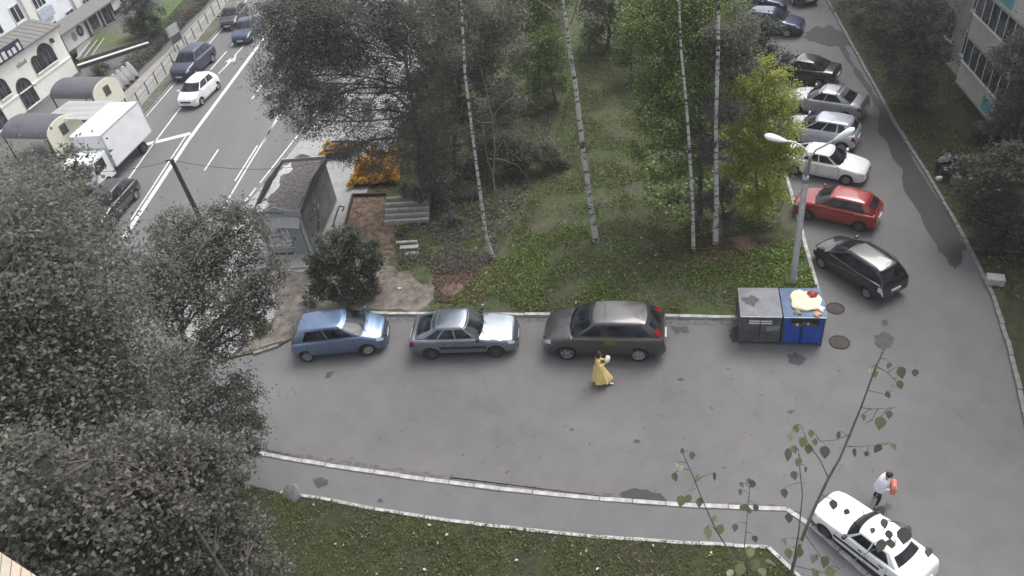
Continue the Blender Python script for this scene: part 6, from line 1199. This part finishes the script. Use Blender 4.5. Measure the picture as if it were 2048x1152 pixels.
stems = [([(1575, 1210), (1586, 1131), (1608, 1067), (1635, 1002), (1657, 956), (1679, 918), (1700, 868), (1722, 815), (1752, 732), (1767, 702)], .0105), ([(1575, 1210), (1500, 1165), (1460, 1105), (1432, 1060), (1405, 1000), (1385, 950), (1365, 905)], .006), ([(1500, 1165), (1488, 1100), (1495, 1030), (1500, 975)], .004), ([(1586, 1131), (1598, 1060), (1605, 990), (1600, 940), (1597, 900)], .005), ([(1657, 956), (1640, 920), (1615, 885), (1605, 855)], .004), ([(1722, 815), (1745, 818), (1790, 815)], .003), ([(1700, 868), (1670, 880), (1640, 882)], .003), ([(1690, 893), (1720, 893), (1785, 888)], .003), ([(1752, 732), (1775, 745), (1800, 770)], .003), ([(1608, 1067), (1640, 1110), (1655, 1135)], .003), ([(1735, 780), (1775, 790), (1800, 765)], .0025), ([(1432, 1060), (1420, 1050), (1412, 1068)], .0025), ([(1586, 1131), (1660, 1148), (1735, 1105), (1768, 1062), (1774, 1020)], .003), ([(1735, 1105), (1775, 1088), (1808, 1080), (1850, 1098)], .0025)]
for p_, r in stems: MB().tube([W(*q) for q in p_], [r * (1 - .6 * k / (len(p_) - 1)) for k in range(len(p_))], 6).build('stem', tw, root, smooth=60)
leaves = [(1575, 910, 30, 1), (1593, 858, 22, 2), (1606, 885, 26, 2), (1617, 899, 28, 0), (1650, 905, 28, 1), (1597, 925, 24, 0), (1622, 868, 20, 2), (1580, 875, 18, 4), (1588, 900, 20, 0), (1630, 885, 18, 2), (1735, 846, 32, 0), (1760, 847, 32, 0), (1778, 830, 20, 1), (1727, 835, 16, 0), (1754, 897, 24, 1), (1710, 906, 22, 1), (1787, 894, 18, 0), (1733, 908, 16, 3), (1676, 872, 24, 3), (1778, 732, 18, 1), (1802, 746, 34, 1), (1830, 746, 22, 3), (1750, 748, 22, 2), (1742, 742, 14, 4), (1800, 770, 20, 0), (1776, 790, 16, 3), (1808, 1072, 38, 3), (1760, 1092, 34, 3), (1782, 1088, 26, 3), (1858, 1106, 24, 1), (1768, 1048, 22, 3), (1778, 1070, 22, 3), (1745, 1062, 18, 3), (1667, 1010, 26, 3), (1693, 1024, 18, 3), (1350, 955, 20, 1), (1395, 957, 24, 4), (1430, 954, 20, 3), (1362, 1003, 26, 0), (1376, 998, 22, 0), (1398, 1006, 22, 0), (1415, 1067, 30, 0), (1440, 1060, 26, 2), (1362, 938, 18, 4), (1384, 912, 18, 1), (1364, 902, 14, 3), (1355, 930, 12, 4), (1487, 1014, 28, 0), (1498, 1020, 22, 0), (1512, 1016, 20, 1), (1505, 968, 22, 3), (1483, 970, 14, 3), (1497, 962, 16, 3), (1480, 985, 16, 3), (1428, 1038, 22, 4), (1578, 1037, 22, 3), (1569, 987, 24, 3), (1588, 952, 22, 3), (1470, 1056, 18, 3), (1568, 1085, 18, 3), (1510, 1078, 20, 3), (1600, 1105, 28, 0), (1650, 1125, 30, 0), (1628, 1118, 26, 3), (1660, 1147, 28, 2), (1632, 1150, 26, 0), (1577, 1108, 24, 0), (1510, 1130, 32, 2), (1500, 1105, 26, 2), (1525, 1145, 26, 0), (1480, 1140, 30, 2), (1460, 1148, 26, 4), (1540, 1125, 22, 1), (1612, 940, 14, 0), (1765, 1022, 22, 3), (1775, 1015, 20, 3), (1817, 1060, 20, 0), (1600, 1085, 16, 4)]
rng = np.random.default_rng(77)
SP = [W(*a).lerp(W(*b_), t / 4) for p_, r in stems for a, b_ in zip(p_, p_[1:]) for t in range(5)]
for (px, py, s, t) in leaves:
    o = link_copy(PLM[t], 'leaf', root, W(px, py, dep + rng.uniform(-.15, .15)), (0, 0, 0), [s * dep / FPX * rng.uniform(.78, .98)] * 3)
    view = (_C - D(px, py, dep)).normalized(); v2 = (view + Vector(rng.normal(size=3)) * .38).normalized(); dn = (-_U + _R * rng.uniform(-.5, .5)); x = (dn - v2 * dn.dot(v2)).normalized(); y = v2.cross(x); o.rotation_mode = 'QUATERNION'; o.rotation_quaternion = Matrix((x, y, v2)).transposed().to_quaternion()
    lb_ = o.location - x * .5 * o.scale[0]; near = min(SP, key=lambda q: (q - lb_).length)
    if (near - lb_).length < .22: MB().tube([near, (near + lb_) / 2 + Vector((0, 0, .015)), lb_], [.0025, .002, .0016], 4).build('petiole', tw, root)
# beige boards of a balcony canopy at the lower left corner
zb_ = 16.6; root = empty('board_canopy', G(0, 1130, zb_), 0, 'beige boarded canopy edge at the lower left corner', 'canopy'); r0 = root.location
for k in range(9):
    xa, xb = -34 + k * 19.5, -34 + (k + 1) * 19.5 - 2.2; f_ = lambda x: 1104 + x * .66
    q = [G(xa, f_(xa), zb_), G(xb, f_(xb), zb_), G(xb - 14, f_(xb) + 130, zb_), G(xa - 14, f_(xa) + 130, zb_)]; MB().prism([(p.x - r0.x, p.y - r0.y) for p in q], -.025, .0).build('board', mat('beige_board', [(.46, .37, .28), (.44, .39, .30), (.42, .38, .31)][k % 3], .7, var=.12, scale=8), root)
a_, c_ = G(-50, f_(-50) + 10, zb_), G(150, f_(150) + 10, zb_); MB().tube([Vector((a_.x, a_.y, zb_ - .06)) - r0, Vector((c_.x, c_.y, zb_ - .06)) - r0], .03, 6).build('edge_beam', edg, root)

# ------------------------------------------------------------------ thin haze volume added to lift the dark tones
hz = MB().box(-110, 110, -14, 175, -1.5, 26).build("haze", MT["black"]); hz.data.materials.clear()
hm_, hn, hb_ = _nt('thin_haze'); hn.nodes.remove(hb_); pv = node(hn, 'ShaderNodeVolumePrincipled'); pv.inputs['Color'].default_value = (.9, .9, .92, 1); pv.inputs['Density'].default_value = .0008; pv.inputs['Anisotropy'].default_value = .2
hn.links.new(pv.outputs[0], hn.nodes['Material Output'].inputs['Volume']); hz.data.materials.append(hm_); tag(hz, 'thin pale haze added over the whole yard to lift the darks', 'haze', kind='stuff')
